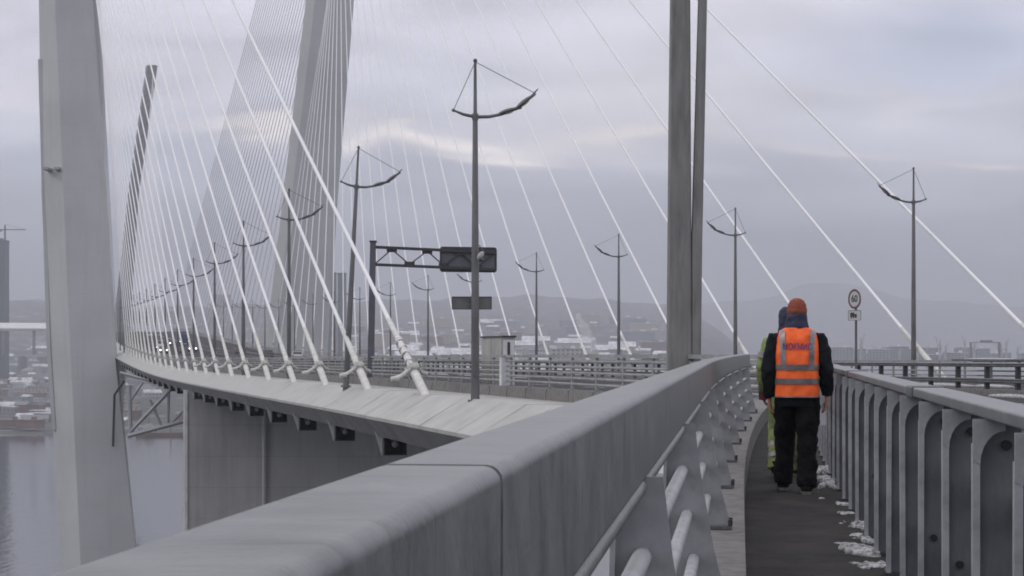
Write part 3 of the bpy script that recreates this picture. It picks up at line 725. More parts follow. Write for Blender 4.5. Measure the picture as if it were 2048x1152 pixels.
for k in range(11):
    Y = -1.83+3.2*k+(0 if k < 9 else 0); p, A, tn = frame0(Y)
    if pm is None:
        mb = MB(); sh = [(-.325, 1.06), (-.20, 1.06), (-.175, .85), (-.115, .5), (-.06, .29), (-.345, .29), (-.335, .6)]
        mb.rings([[Vector((a, -.007, z)) for a, z in sh], [Vector((a, .007, z)) for a, z in sh]])
        mb.hexa([(-.352, -.05, .29), (-.338, -.05, .29), (-.338, .05, .29), (-.352, .05, .29)], [(-.332, -.05, 1.05), (-.318, -.05, 1.05), (-.318, .05, 1.05), (-.332, .05, 1.05)])
        pm = mb.build('post', M['galvm'], rail)
        MB().box((-.2, 0, .273), (.30, .16, .018)).build('base_plate', M['galvd'], pm)
        nb = MB()
        for x in (-.34, -.06):
            for y in (-.07, .07): nb.tube([(x, y, .285), (x, y, .325)], .014, 8)
        nb.build('anchor_bolt', M['dark'], pm)
        ps = pm
    else: ps = copy_tree(pm, rail)
    ps.location = p; ps.rotation_euler = (0, 0, -math.atan2(A.y*-1, A.x))
p, A, tn = frame0(32.0)
MB().box(p+A*(-.30)+UP*.68, (.10, .10, .86)).build('end_post', M['galvl'], rail)
# ---------------------------------------------------------------- right walkway barrier
bar = thing('walkway_barrier', 'heavy grey steel barrier with close channel posts and flat top beam right of the walkway', 'barrier', (0, 0, 0))
def frameB(Y): return frame0(Y, XB)
prof = rprof(.035, .205, 1.135, 1.185, .010, 3)
ye = 43.; a = 3.2; first = True
while a < ye:
    b2 = min(a+6.3, ye); n = max(2, int((b2-a)/.8)); MB().sweep(prof, [(frameB(a+(b2-a)*i/n)[0], frameB(a+(b2-a)*i/n)[1], UP) for i in range(n+1)]).build('top_beam', M['galv'], bar, True).modifiers.new('wn', 'WEIGHTED_NORMAL').keep_sharp = True
    p, A, tn = frameB(b2); MB().sweep(rprof(.028, .212, 1.128, 1.19, .010, 3), [(p-tn*.16, A, UP), (p+tn*.17, A, UP)]).build('joint_sleeve', M['galvd'], bar, True)
    a = b2+.012
for z0, z1 in ((.72, .86), (.34, .48)):               # back beams on the road side
    MB().sweep([(.185, z0), (.235, z0+.03), (.205, (z0+z1)/2), (.235, z1-.03), (.185, z1), (.18, z1), (.18, z0)], [(frameB(3.2+.995*k)[0], frameB(3.2+.995*k)[1], UP) for k in range(41)]).build('road_side_beam', M['galvd'], bar)
pm = None
rs0 = random.Random(5)
for k in range(-2, 36):
    Y = 5.5+1.05*k; p, A, tn = frameB(Y)
    if pm is None:
        mb = MB().box((.095, 0, .565), (.15, .012, 1.13)).box((.174, .03, .565), (.012, .07, 1.13))
        pm = mb.build('post', M['galvd'], bar)
        f = MB().box((.012, -.02, .53), (.026, .052, 1.02)).build('flange', M['galvl'], pm)
        gp = [(.0, 1.132), (.0, .98), (.026, .965)]+[(.026+.092*(1-math.cos(math.radians(t_))), .965+.125*math.sin(math.radians(t_))) for t_ in range(0, 91, 15)]+[(.118, 1.132)]
        g2 = MB().rings([[Vector((x-.001, -.050, z)) for x, z in gp], [Vector((x-.001, -.034, z)) for x, z in gp]]).build('gusset', M['galvl'], pm)
        MB().tube([(.125, -.006, 1.035), (.125, -.026, 1.035)], .019, 12).build('bolt', M['black'], pm, True)
        MB().box((.09, 0, .012), (.2, .16, .02)).build('base_plate', M['dark'], pm)
        ps = pm
    else: ps = copy_tree(pm, bar)
    ps.location = p+Vector((0, rs0.uniform(-.015, .015), 0)); ps.rotation_euler = (rs0.uniform(-.004, .004), rs0.uniform(-.004, .004), math.atan2(A.y, A.x)+rs0.uniform(-.03, .03))
    if k in (2, 3, 7, 11): MB().tube([(.075, -.006, .46), (.075, -.02, .46)], .017, 10).build('bolt', M['black'], ps, True)
c = W(1639, 836, 18.6); t = thing('notice_plate', 'small blank pale plate hanging on the barrier beside the orange-vested worker', 'plate', tuple(c))
rbox(MB(), (0, 0, 0), .13, .008, .15, .01).build('plate', M['cabl'], t); MB().tube([(-.03, 0, .06), (.06, .05, .16)], .004, 5).tube([(.03, 0, .06), (.06, .05, .16)], .004, 5).build('wire_tie', M['dark'], t)
# snow and slush on the walkway
mb = MB(); rs = random.Random(3)
def lump(px, py, wpx, hpx, th):
    Y = CZ*F/(py-HY+.003*F); c = W(px, py, Y); c.z = zw(Y)
    rx = wpx*Y/F/2; ry = hpx/(py-HY)*Y/2
    for i in range(11):
        a = rs.uniform(-.75, .75)
        mb.ell(c+Vector((a*rx, rs.uniform(-.45, .45)*ry, 0)), (rx*rs.uniform(.22, .5), ry*rs.uniform(.3, .6), th*rs.uniform(.5, 1.2)), 10, 6, Matrix.Rotation(rs.uniform(-.5, .5), 3, 'Z'))
for a in ((1722, 1103, 74, 26, .035), (1748, 1131, 70, 16, .02), (1788, 1141, 26, 22, .04), (1693, 1027, 34, 8, .012), (1690, 1009, 34, 7, .015), (1729, 1056, 24, 20, .05), (1716, 1071, 44, 10, .012), (1694, 1087, 50, 6, .008), (1655, 968, 26, 34, .05), (1648, 940, 18, 20, .05), (1735, 1082, 26, 12, .03)): lump(*a)
for px, py, w0 in ((1494, 838, 14), (1510, 842, 16), (1503, 833, 10), (1486, 852, 8)):
    Y = 1.13*F/(py-HY); c = W(px, py, Y); mb.ell(c, (w0*Y/F/2, .22, .05), 8, 6)
for k in range(12):
    py = rs.uniform(900, 1140); Y = CZ*F/(py-HY+10); x = XB(Y)-rs.uniform(.0, .18)**1; mb.ell((x, Y, zw(Y)), (rs.uniform(.01, .04), rs.uniform(.02, .09), rs.uniform(.004, .014)), 7, 4)
o_ = mb.build('snow', M['snow'], smooth='all'); remesh(o_, .012, 2); wrinkle(o_, .02, .03)
tag(o_, 'small piles of dirty snow along the foot of the right walkway barrier', 'snow', kind='stuff')
# ---------------------------------------------------------------- people
def sup(cx, cy, z, rx, ry, n=20, p=2.3, tilt=0):
    r = []
    for j in range(n):
        a = 2*PI*j/n; ca, sa = math.cos(a), math.sin(a)
        r.append(Vector((cx+rx*math.copysign(abs(ca)**(2/p), ca), cy+ry*math.copysign(abs(sa)**(2/p), sa), z+tilt*sa*ry)))
    return r
def limb(mb, pts, rad, n=14): return mb.tube(pts, rad, n)
def hand(mb, wr, side, curl=.6):
    """palm, four unequal bent fingers, thumb from the side of the palm; fingers point down"""
    wr = Vector(wr)
    mb.rings([sup(wr.x, wr.y, wr.z+.01, .021, .030, 12), sup(wr.x, wr.y+.002, wr.z-.03, .017, .040, 12), sup(wr.x-side*.004, wr.y+.003, wr.z-.07, .016, .043, 12), sup(wr.x-side*.008, wr.y+.003, wr.z-.095, .013, .040, 12)])
    for i, (oy, ln) in enumerate(((.032, .070), (.011, .080), (-.010, .074), (-.030, .058))):
        a = wr+Vector((-side*.006, oy, -.085)); p1 = a+Vector((-side*.010, 0, -ln*.42)); p2 = p1+Vector((-side*.028*curl, 0, -ln*.30)); p3 = p2+Vector((-side*.030*curl, 0, -ln*.10))
        mb.tube([a, p1, p2, p3], [.0105, .0095, .0085, .007], 8)
    a = wr+Vector((0, .030, -.03)); mb.tube([a, a+Vector((-side*.012, .026, -.030)), a+Vector((-side*.022, .034, -.062)), a+Vector((-side*.028, .030, -.082))], [.014, .012, .0105, .008], 8)
def person(label, loc, rz, H, kind):
    t = thing('person', label, 'person', loc, rz, 'workers walking away along the walkway'); t.scale = (H/1.80,)*3
    man = kind == 'orange'
    # joints: hip, knee, ankle for each side (x<0 left); left foot steps forward
    if man: legs = {-1: [(-.095, .0, .90), (-.11, .15, .50), (-.125, .17, .105)], 1: [(.10, .0, .90), (.095, -.03, .50), (.085, -.16, .095)]}; sw = {-1: (.06, .0), 1: (-.02, .0)}
    else: legs = {-1: [(-.095, .0, .90), (-.115, -.01, .50), (-.12, -.17, .13)], 1: [(.09, 0, .90), (.10, .12, .50), (.11, .15, .10)]}
    arms = {-1: [(-.195, 0, 1.43), (-.262, -.035, 1.14), (-.255, .05, .885)], 1: [(.195, 0, 1.43), (.268, -.03, 1.15), (.275, .035, .90)]}
    if not man: arms[-1] = [(-.19, 0, 1.42), (-.265, -.02, 1.15), (-.262, .09, .91)]
    body = MB()
    body.rings([sup(0, 0, .84, .13, .095), sup(0, 0, .95, .15, .10), sup(0, 0, 1.10, .13, .09), sup(0, 0, 1.28, .155, .10), sup(0, -.005, 1.42, .165, .09), sup(0, 0, 1.48, .10, .07), sup(0, .005, 1.52, .062, .062), sup(0, .012, 1.58, .058, .06)])
    body.ell((0, .02, 1.665), (.075, .096, .115), 18, 14)
    body.ell((0, .075, 1.615), (.045, .045, .045), 12, 8)                                  # jaw
    body.tube([(0, .112, 1.69), (0, .132, 1.655), (0, .118, 1.642)], [.010, .015, .013], 8)     # nose
    body.ell((0, .108, 1.62), (.022, .010, .008), 10, 6)                                   # lips
    for s in (-1, 1):
        body.ell((s*.078, .015, 1.66), (.010, .022, .032), 10, 8); body.ell((s*.03, .105, 1.70), (.022, .012, .008), 8, 6)
        a = [Vector(v) for v in arms[s]]; limb(body, [(s*.12, 0, 1.42), a[0], a[1], a[2]], [.05, .052, .040, .028])
        if s == -1 and man or not man or True: hand(body, a[2]+Vector((0, .004, -.01)), s)
        g = [Vector(v) for v in legs[s]]; limb(body, [g[0], g[1], g[2], g[2]-Vector((0, 0, .04))], [.085, .055, .040, .040])
        body.ell(g[2]+Vector((0, .06, -.055)), (.04, .12, .035), 12, 8)
    b0 = remesh(body.build('body', M['skin'], t, 'all'), .0075, 2)
    for s in (-1, 1): MB().ell((s*.03, .110, 1.682), (.012, .008, .010), 10, 8).build('eye', M['signw'], b0, 'all')
    # trousers
    tm = M['blackf'] if man else M['lime']
    mb = MB(); mb.rings([sup(0, 0, 1.06, .165, .115), sup(0, 0, .96, .185, .125), sup(0, 0, .86, .188, .128), sup(0, 0, .80, .17, .12)])
    for s in (-1, 1):
        g = [Vector(v) for v in legs[s]]
        limb(mb, [g[0]+Vector((-s*.01, 0, .02)), g[0]*.6+g[1]*.4, g[1]+Vector((0, .0, .0)), g[1]*.45+g[2]*.55, g[2]+Vector((0, .0, -.035))], [.120, .112, .096, .092, .090], 16)
    tr = remesh(mb.build('trousers', tm, t, 'all'), .012, 3); wrinkle(tr, .045, .10)
    if not man:
        for s in (-1, 1):
            g = [Vector(v) for v in legs[s]]
            for u in (.45, .75):
                c = g[1]*(1-u)+g[2]*u; d = (g[2]-g[1]).normalized(); MB().tube([c-d*.025, c+d*.025], .0945, 18, False).build('reflective_band', M['refl'], tr, 'all')
    # boots
    for s in (-1, 1):
        g = Vector(legs[s][2]); heel = g.z-.10; up = .0
        lift = .03 if heel > .01 else 0
        mb = MB(); mb.tube([g+Vector((0, -.01, .05)), g+Vector((0, -.012, -.03)), g+Vector((0, -.01, -.065))], [.062, .058, .056], 12)
        mb.rings([[Vector((g.x+dx*w0, g.y+dy, max(0.012, g.z-.095+zz*hh-(dy*.0)))) for dx, zz in ((-1, 0), (1, 0), (1.0, .55), (.65, 1), (-.65, 1), (-1, .55))] for dy, w0, hh in ((-.085, .036, .07), (-.04, .045, .10), (.03, .045, .09), (.10, .052, .065), (.165, .046, .05), (.195, .026, .03))])
        bt = remesh(mb.build('boot', M['blackf'], t, 'all'), .008, 3)
        z0 = g.z-.098
        MB().rings([[Vector((g.x+dx*w0, g.y+dy, z0+zz)) for dx, zz in ((-1, 0), (1, 0), (1, .028), (-1, .028))] for dy, w0 in ((-.095, .034), (-.06, .044), (.03, .046), (.10, .055), (.17, .048), (.205, .026))]).build('sole', M['sole'], bt)
    # jacket with sleeves
    jm = M['navy'] if man else M['lime']
    JR = [(.80, .185, .130), (.92, .188, .135), (1.05, .180, .132), (1.20, .188, .135), (1.34, .205, .135), (1.42, .205, .120), (1.48, .160, .100), (1.53, .085, .085)]
    mb = MB(); mb.rings([sup(0, -.005, z, a, b2, 24, 2.6) for z, a, b2 in JR])
    for s in (-1, 1):
        a = [Vector(v) for v in arms[s]]
        limb(mb, [(s*.11, 0, 1.41), a[0]+Vector((s*.005, 0, -.01)), a[0]*.5+a[1]*.5+Vector((s*.015, 0, 0)), a[1], a[1]*.5+a[2]*.5, a[2]+Vector((0, 0, .0))], [.080, .080, .074, .070, .064, .052], 16)
    jk = remesh(mb.build('jacket', jm, t, 'all'), .012, 3); wrinkle(jk, .04, .11)
    if not man:
        for s in (-1, 1):
            a = [Vector(v) for v in arms[s]]; c = a[0]*.45+a[1]*.55; d = (a[1]-a[0]).normalized()
            MB().tube([c-d*.03, c+d*.03], .092, 18, False).build('reflective_band', M['refl'], jk, 'all')
            g = MB(); g.tube([a[2]+Vector((0, 0, .05)), a[2]+Vector((0, .002, -.03)), a[2]+Vector((0, .003, -.10))], [.05, .048, .044], 12); hand(g, a[2]+Vector((0, .004, -.01)), s, .9)
            for v in range(0): pass
            remesh(g.build('glove', M['glove'], t, 'all'), .007, 3)
    # collar / hood and hat
    if man:
        mb = MB(); mb.rings([sup(0, -.005, 1.475, .125, .105, 20), sup(0, -.005, 1.54, .112, .105, 20), sup(0, .0, 1.60, .100, .108, 20), sup(0, .0, 1.655, .090, .108, 20), sup(0, .0, 1.67, .070, .08, 20)])
        hd = remesh(mb.build('neck_warmer', M['scarf'], t, 'all'), .01, 3); wrinkle(hd, .02, .06)
        mb = MB(); mb.rings([sup(0, .015, 1.655, .086, .104, 24, 2), sup(0, .015, 1.70, .091, .108, 24, 2), sup(0, .012, 1.75, .084, .100, 24, 2), sup(0, .01, 1.785, .064, .078, 24, 2), sup(0, .01, 1.805, .035, .04, 24, 2), sup(0, .01, 1.81, .01, .01, 24, 2)])
        ht = mb.build('knit_hat', M['knit'], t, 'all'); mb = MB(); mb.rings([sup(0, .015, 1.65, .090, .108, 24, 2), sup(0, .015, 1.705, .095, .112, 24, 2), sup(0, .015, 1.71, .088, .106, 24, 2)]); mb.build('brim', M['knit'], ht, 'all')
        # vest: shell over the jacket, armholes left open
        VR = [(.885, .205, .158), (.93, .204, .158), (1.05, .198, .155), (1.20, .203, .157), (1.32, .205, .155), (1.40, .197, .146), (1.46, .188, .132), (1.505, .160, .112), (1.535, .115, .100)]
        def vr(z):
            return lerp_tab([(a, b2) for a, b2, c2 in VR], z), lerp_tab([(a, c2) for a, b2, c2 in VR], z)
        mb = MB(); mb.rings([sup(0, -.008, z, a, b2, 40, 3.0) for z, a, b2 in VR], False)
        vt = mb.build('vest', M['orange'], t, 'all'); so_ = vt.modifiers.new('thick', 'SOLIDIFY'); so_.thickness = .006; so_.offset = -1; ss = vt.modifiers.new('sub', 'SUBSURF'); ss.levels = 2; ss.render_levels = 2; fold(vt)
        def back(x, z, off=.006):
            a, b2 = vr(z); u = min(.999, abs(x)/a); return Vector((x, -.008-b2*(1-u**3.0)**(1/3.0)-off, z))
        def patch(name, f, nu, nv, m):
            mb = MB(); vs = [f(i/nu, j/nv) for j in range(nv+1) for i in range(nu+1)]
            mb.add(vs, [(j*(nu+1)+i, j*(nu+1)+i+1, (j+1)*(nu+1)+i+1, (j+1)*(nu+1)+i) for j in range(nv) for i in range(nu)])
            o = mb.build(name, m, vt, 'all'); fold(o); return o
        for zc, hh in ((1.165, .026), (1.035, .026)):
            fr = []
            mb = MB(); mb.rings([[Vector((v.x*1.0, v.y, v.z)) for v in sup(0, -.008, z, vr(z)[0]+.006, vr(z)[1]+.008, 48, 3.0)] for z in (zc-hh, zc, zc+hh)], False); fold(mb.build('reflective_band', M['refl'], vt, 'all'))
        for s in (-1, 1): patch('reflective_strap', lambda u, v, s=s: back(s*(.110+.048*u+.012*(v-.5)), 1.185+.325*v, .008), 4, 14, M['refl'])
        mb = MB(); mb.rings([sup(0, -.008, z, vr(z)[0]+.004, vr(z)[1]+.005, 48, 3.0) for z in (.886, .897)], False); fold(mb.build('hem', M['refl'], vt, 'all'))
        # printed word follows the back
        tm_ = text_mesh('printed_word', 'МОКМИС', .080, M['letter'], vt, Matrix.Identity(4), .001)
        for v in tm_.data.vertices:
            x, z = v.co.x*.72, 1.352+v.co.y*1.05; b2 = back(x, z, .009+v.co.z*.5); v.co = b2
        fold(tm_)
    else:
        mb = MB(); mb.rings([sup(0, 0, 1.46, .13, .11, 20), sup(0, 0, 1.52, .105, .11, 20), sup(0, .0, 1.60, .100, .115, 20), sup(0, .0, 1.70, .102, .122, 20), sup(0, 0, 1.76, .088, .105, 20), sup(0, 0, 1.795, .05, .06, 20)])
        hd = remesh(mb.build('hood', M['scarf'], t, 'all'), .01, 3); wrinkle(hd, .02, .07)
    return t
Yp = 16.9; c = W(1594, 985, Yp)
person('person in orange reflective vest, rust knit hat and dark trousers walking away', (c.x, Yp, zw(Yp)), math.radians(-8), 1.865, 'orange')
Yp = 18.9; c = W(1576, 955, Yp)
person('person in lime suit and dark hood walking just ahead, mostly hidden by the orange vest', (c.x, Yp, zw(Yp)), math.radians(-8), 1.84, 'lime')
# ---------------------------------------------------------------- traffic
def car(kind, label, paint, q, Y, away=False):
    cm = mat('car_paint', paint, .35, .3)
    t = thing({'car': 'car', 'truck': 'truck', 'van': 'van'}[kind], label, kind, tuple(P(q, Y, 0)), TH+(0 if away else PI))
    if kind == 'car':
        L_, w0 = 4.4, .88
        pr = [(-2.2, .35), (-2.2, .75), (-1.9, .92), (-1.45, .98), (-.95, 1.42), (.35, 1.46), (1.05, 1.0), (1.95, .86), (2.2, .68), (2.2, .35)]
    elif kind == 'van': w0 = .98; pr = [(-2.5, .4), (-2.5, 2.05), (-2.3, 2.15), (1.1, 2.15), (1.75, 1.35), (2.3, 1.15), (2.5, .9), (2.5, .4)]
    else: w0 = 1.25; pr = [(1.9, .55), (1.9, 3.0), (2.1, 3.1), (3.7, 3.0), (4.0, 2.0), (4.0, .55)]
    def ins(y, z): return w0*(1-.16*max(0, min(1, (z-.95)/.5))) if kind == 'car' else w0
    MB().rings([[Vector((s*ins(y, z), y, z)) for y, z in pr] for s in (-1, -.0, 1)]).build('body', cm, t)
    if kind == 'car':
        for s in (-1, 1): MB().add([(s*(w0-.02), -1.2, 1.02), (s*(w0-.02), .85, 1.02), (s*(w0*.86+.01), .3, 1.36), (s*(w0*.86+.01), -.9, 1.36)], [(0, 1, 2, 3)]).build('side_window', M['glass'], t)
        for y0, z0, y1, z1 in ((1.02, 1.03, .42, 1.42), (-1.44, 1.02, -1.0, 1.38)):
            dy = .02 if y0 > 0 else -.02
            MB().add([(-w0*.85, y0+dy, z0+.02), (w0*.85, y0+dy, z0+.02), (w0*.75, y1+dy, z1+.02), (-w0*.75, y1+dy, z1+.02)], [(0, 1, 2, 3)]).build('windscreen', M['glass'], t)
    elif kind == 'van': MB().add([(-.85, 1.74, 1.42), (.85, 1.74, 1.42), (.8, 1.20, 2.08), (-.8, 1.20, 2.08)], [(0, 1, 2, 3)]).build('windscreen', M['glass'], t)
    else:
        MB().add([(-1.1, 4.0, 2.0), (1.1, 4.0, 2.0), (1.05, 3.76, 2.85), (-1.05, 3.76, 2.85)], [(0, 1, 2, 3)]).build('windscreen', M['glass'], t)
        MB().box((0, -1.4, 2.2), (2.5, 6.2, 2.5)).build('cargo_box', cm, t); MB().box((0, -.6, .75), (1.0, 8.6, .3)).build('chassis', M['dark'], t)
    ax = {'car': (-1.35, 1.35), 'van': (-1.6, 1.6), 'truck': (-3.4, 2.9)}[kind]; r = .33 if kind != 'truck' else .5
    for y in ax:
        for s in (-1, 1):
            wh = MB().tube([(s*(w0-.18), y, r), (s*(w0+.02), y, r)], r, 16).build('wheel', M['tyre'], t, True)
            MB().tube([(s*(w0+.01), y, r), (s*(w0+.03), y, r)], r*.55, 12).build('rim', M['lamp'], wh, True)
    fy = {'car': 2.2, 'van': 2.5, 'truck': 4.0}[kind]; fz = .66 if kind != 'truck' else 1.0
    for s in (-1, 1):
        MB().ell((s*(w0-.2), fy, fz), (.15, .06, .10), 10, 6).build('headlight', M['head'], t, True)
        MB().box((s*(w0-.12), -{'car': 2.2, 'van': 2.5, 'truck': 4.5}[kind]-.01, .8), (.18, .04, .14)).build('tail_light', M['tail'], t)
    return t
car('car', 'dark car with lit headlights nearest among the cables', (.03, .03, .035), 23.3, 352)
car('car', 'grey car with lit headlights just behind the nearest pair of headlights', (.16, .16, .17), 21.2, 372)
car('van', 'white van with lit headlights behind the nearest oncoming cars', (.5, .5, .52), 22.4, 405)
car('car', 'dark blue car with headlights further back among the cables', (.03, .04, .08), 26.0, 440)
car('truck', 'blue box truck above the cars behind the white cables', (.05, .09, .20), 30.4, 445)
car('car', 'silver car with small far headlights near the pylon leg', (.35, .35, .36), 27.0, 548)
car('car', 'grey car with one bright headlight beneath the blue truck', (.2, .2, .22), 28.5, 390)
car('car', 'red-tailed dark car driving away right of the oncoming headlights', (.05, .045, .05), 36.5, 318, True)
car('car', 'silver car driving away below the second right-row lamps', (.4, .4, .42), 38.2, 292, True)
car('car', 'black car driving away behind the row of left cables', (.02, .02, .02), 35.5, 355, True)
# ---------------------------------------------------------------- steel truss below the deck
o = W(300, 810, 250); t = thing('inspection_gantry', 'grey steel lattice gantry hanging under the deck between the pylon and the pier', 'gantry', tuple(o))
def tp(px, py, d=0): return W(px, py, 250+d)-o
def mem(a, b2, r, name='member'):
    for d in (0, 7):
        MB().tube([tp(*a, d), tp(*b2, d)], r, 6).build(name, M['galvl'], t)
mem((258, 770), (262, 868), .28, 'upright'); mem((338, 775), (336, 848), .2, 'upright'); mem((374, 770), (374, 838), .2, 'upright')
mem((262, 862), (350, 770), .30, 'brace'); mem((342, 846), (382, 806), .2, 'brace'); mem((300, 800), (322, 850), .2, 'brace'); mem((285, 765), (262, 800), .2, 'brace')
mem((256, 872), (385, 838), .38, 'bottom_chord'); mem((240, 745), (400, 790), .2, 'top_chord')
for px, py in ((262, 868), (336, 850), (374, 840)): MB().tube([tp(px, py, 0), tp(px, py, 7)], .2, 6).build('crossbar', M['galvl'], t)
# ---------------------------------------------------------------- city and shore
rc = random.Random(11)
def block(name, label, cat, px, Y, wx, dy, h, wall, roof, group, gable=False, rz=None, dz=0., base=None):
    x = (px-CX)*Y/F; z = base if base is not None else hills(px, Y)-2
    t = thing(name, label, cat, (x, Y, z+dz), rc.uniform(-.5, .5) if rz is None else rz, group)
    MB().box((0, 0, h/2), (wx, dy, h)).build('wall', wall, t)
    mb = MB()
    if gable:
        g = min(dy, wx)*.28; mb.add([(-wx/2-.6, -dy/2-.6, h), (wx/2+.6, -dy/2-.6, h), (wx/2+.6, dy/2+.6, h), (-wx/2-.6, dy/2+.6, h), (-wx/2-.6, 0, h+g), (wx/2+.6, 0, h+g)], [(0, 1, 5, 4), (2, 3, 4, 5), (0, 4, 3), (1, 2, 5), (0, 3, 2, 1)])
    else: mb.box((0, 0, h+.4), (wx+1.2, dy+1.2, .8)); mb.box((wx*.2, 0, h+1.8), (wx*.15, dy*.3, 2.4))
    mb.build('roof', roof, t); return t
for i in range(170):
    px = rc.uniform(690, 1345); py = rc.choice((rc.uniform(655, 722), rc.uniform(680, 725), rc.uniform(630, 690)))
    Y = 3600-(py-630)*22+rc.uniform(-150, 150); g = rc.random()
    if g < .55: block('house', 'low hazy house with snowy gable roof on the hillside right of the pylon', 'house', px, Y, rc.uniform(10, 24), rc.uniform(9, 13), rc.uniform(4, 8), rc.choice(WALLS), M['roofsnow'], 'snowy roofed houses on the far hillside', True)
    elif g < .85: block('apartment_block', 'hazy long flat-roofed block among snowy roofs on the hillside', 'building', px, Y, rc.uniform(30, 60), 13, rc.uniform(12, 20), rc.choice(WALLS), M['roofsnow'], 'flat roofed blocks on the far hillside')
    else: block('shed', 'hazy wide shed with a white snowy roof on the hillside', 'shed', px, Y, rc.uniform(35, 60), 25, rc.uniform(7, 10), rc.choice(WALLS), M['roofsnow'], 'snow topped sheds on the far hillside', True)
for i in range(26):
    px = rc.uniform(240, 700); Y = rc.uniform(2800, 4400)
    block('apartment_block', 'faint hazy block on the hills behind the left cables', 'building', px, Y, rc.uniform(20, 50), 14, rc.uniform(12, 34), rc.choice(WALLS), M['roofsnow'], 'faint blocks behind the cable fan')
block('apartment_tower', 'left and slightly wider of two dark towers beside the right pylon leg', 'tower', 663, 2100, 11, 14, (722-540)*2100/F-4, WDARK, WDARK, None, rz=0, base=W(0, 722, 2100).z)
block('apartment_tower', 'right of two dark towers beside the right pylon leg', 'tower', 684, 2150, 9.5, 14, (722-541)*2150/F-4, WDARK, WDARK, None, rz=0, base=W(0, 722, 2150).z)
block('office_building', 'pale three-storey building behind the railing between the two mid lamps', 'building', 1133, 1500, 27, 14, 15, WALLS[0], M['roofsnow'], None, rz=0, base=W(0, 733, 1500).z)
# hangar (dark arched) behind railing left of the mast
o = W(1303, 722, 900); t = thing('arched_hangar', 'dark arched hangar with a white frame left of the steel mast', 'hangar', tuple(o))
MB().rings([[Vector((6*math.cos(PI*i/12), y, 6*.85*math.sin(PI*i/12)-1.5)) for i in range(13)] for y in (0, 14)]).build('vault', M['lamp'], t)
MB().box((9, 3, 1.5), (10, 8, 4)).build('annex', WALLS[0], t); MB().box((9, 3, 3.8), (10.6, 8.6, .6)).build('annex_roof', M['roofsnow'], t)
# smoke
sm = bpy.data.materials.new('white_smoke'); sm.use_nodes = True; tt = sm.node_tree; tt.nodes.clear()
pv = tt.nodes.new('ShaderNodeVolumePrincipled'); pv.inputs['Color'].default_value = (.95, .94, .95, 1); pv.inputs['Density'].default_value = .035; pv.inputs['Anisotropy'].default_value = .2
ou = tt.nodes.new('ShaderNodeOutputMaterial'); tt.links.new(pv.outputs[0], ou.inputs['Volume'])
mb = MB()
for px, py, r in ((1186, 726, 7), (1182, 712, 10), (1178, 698, 13), (1180, 684, 14), (1172, 670, 14), (1168, 656, 12), (1160, 644, 9), (1157, 632, 6)): mb.ell(W(px, py, 2400), (r*.7, 10, r*.75), 12, 8)
sp_ = mb.build('smoke', sm, smooth='all'); tag(sp_, 'column of white smoke rising from the hazy city right of centre', 'smoke', kind='stuff'); remesh(sp_, 1.0, 2)
# port cranes right
def crane(name, label, px, Y, py, wpx, m):
    o = W(px, 722, Y); s_ = Y/F; h = (722-py)*s_; t = thing(name, label, 'crane', tuple(o), rc.uniform(-.3, .3), 'harbour cranes beyond the right railing'); w0 = wpx*s_
    MB().hexa([(-1.1, -1.1, -8), (1.1, -1.1, -8), (1.1, 1.1, -8), (-1.1, 1.1, -8)], [(-.6, -.6, h*.85), (.6, -.6, h*.85), (.6, .6, h*.85), (-.6, .6, h*.85)]).build('tower', m, t)
    MB().box((0, 0, h*.5), (3, 3, 2.4)).build('cabin', m, t)
    MB().tube([(-w0*.2, 0, h*.6), (w0*.2, 0, h*.62), (w0*.55, 0, h)], [.5, .45, .3], 6).build('jib', m, t); MB().tube([(0, 0, h*.85), (w0*.5, 0, h*.97)], .15, 5).build('stay', m, t)
for px, py, wp in ((1722, 668, 14), (1752, 690, -16), (1800, 696, 10), (1835, 694, -12), (1853, 690, 14), (1880, 673, -18), (1891, 686, 8), (1930, 672, -10), (1948, 680, 12), (2002, 682, -30), (2012, 676, 10), (2035, 690, 12)):
    crane('harbour_crane', 'thin hazy harbour crane rising above the right-hand railing', px, 1900+rc.uniform(-80, 200), py, wp, M['cab'])
o = W(1970, 685, 1850); t = thing('ship_unloader', 'long dark horizontal gantry with a bulky house among the harbour cranes', 'crane', tuple(o))
MB().box((0, 0, 0), (32, 4, .8)).build('boom', M['lamp'], t); MB().box((1, 0, 1.2), (12, 5, 2.4)).build('machine_house', M['lamp'], t); MB().box((15, 0, -9), (2, 4, 18)).build('leg', M['signback'], t); MB().box((-15, 0, -9), (1.2, 4, 18)).build('leg', M['signback'], t)
for i in range(14):
    px = 1680+i*28+rc.uniform(-8, 8); block('warehouse', 'hazy low harbour warehouse under the cranes at the right', 'warehouse', px, 2000+rc.uniform(0, 300), rc.uniform(12, 30), 14, rc.uniform(8, 18), WALLS[2], M['roofsnow'], 'harbour warehouses at the right', base=W(0, 722, 2100).z-1)
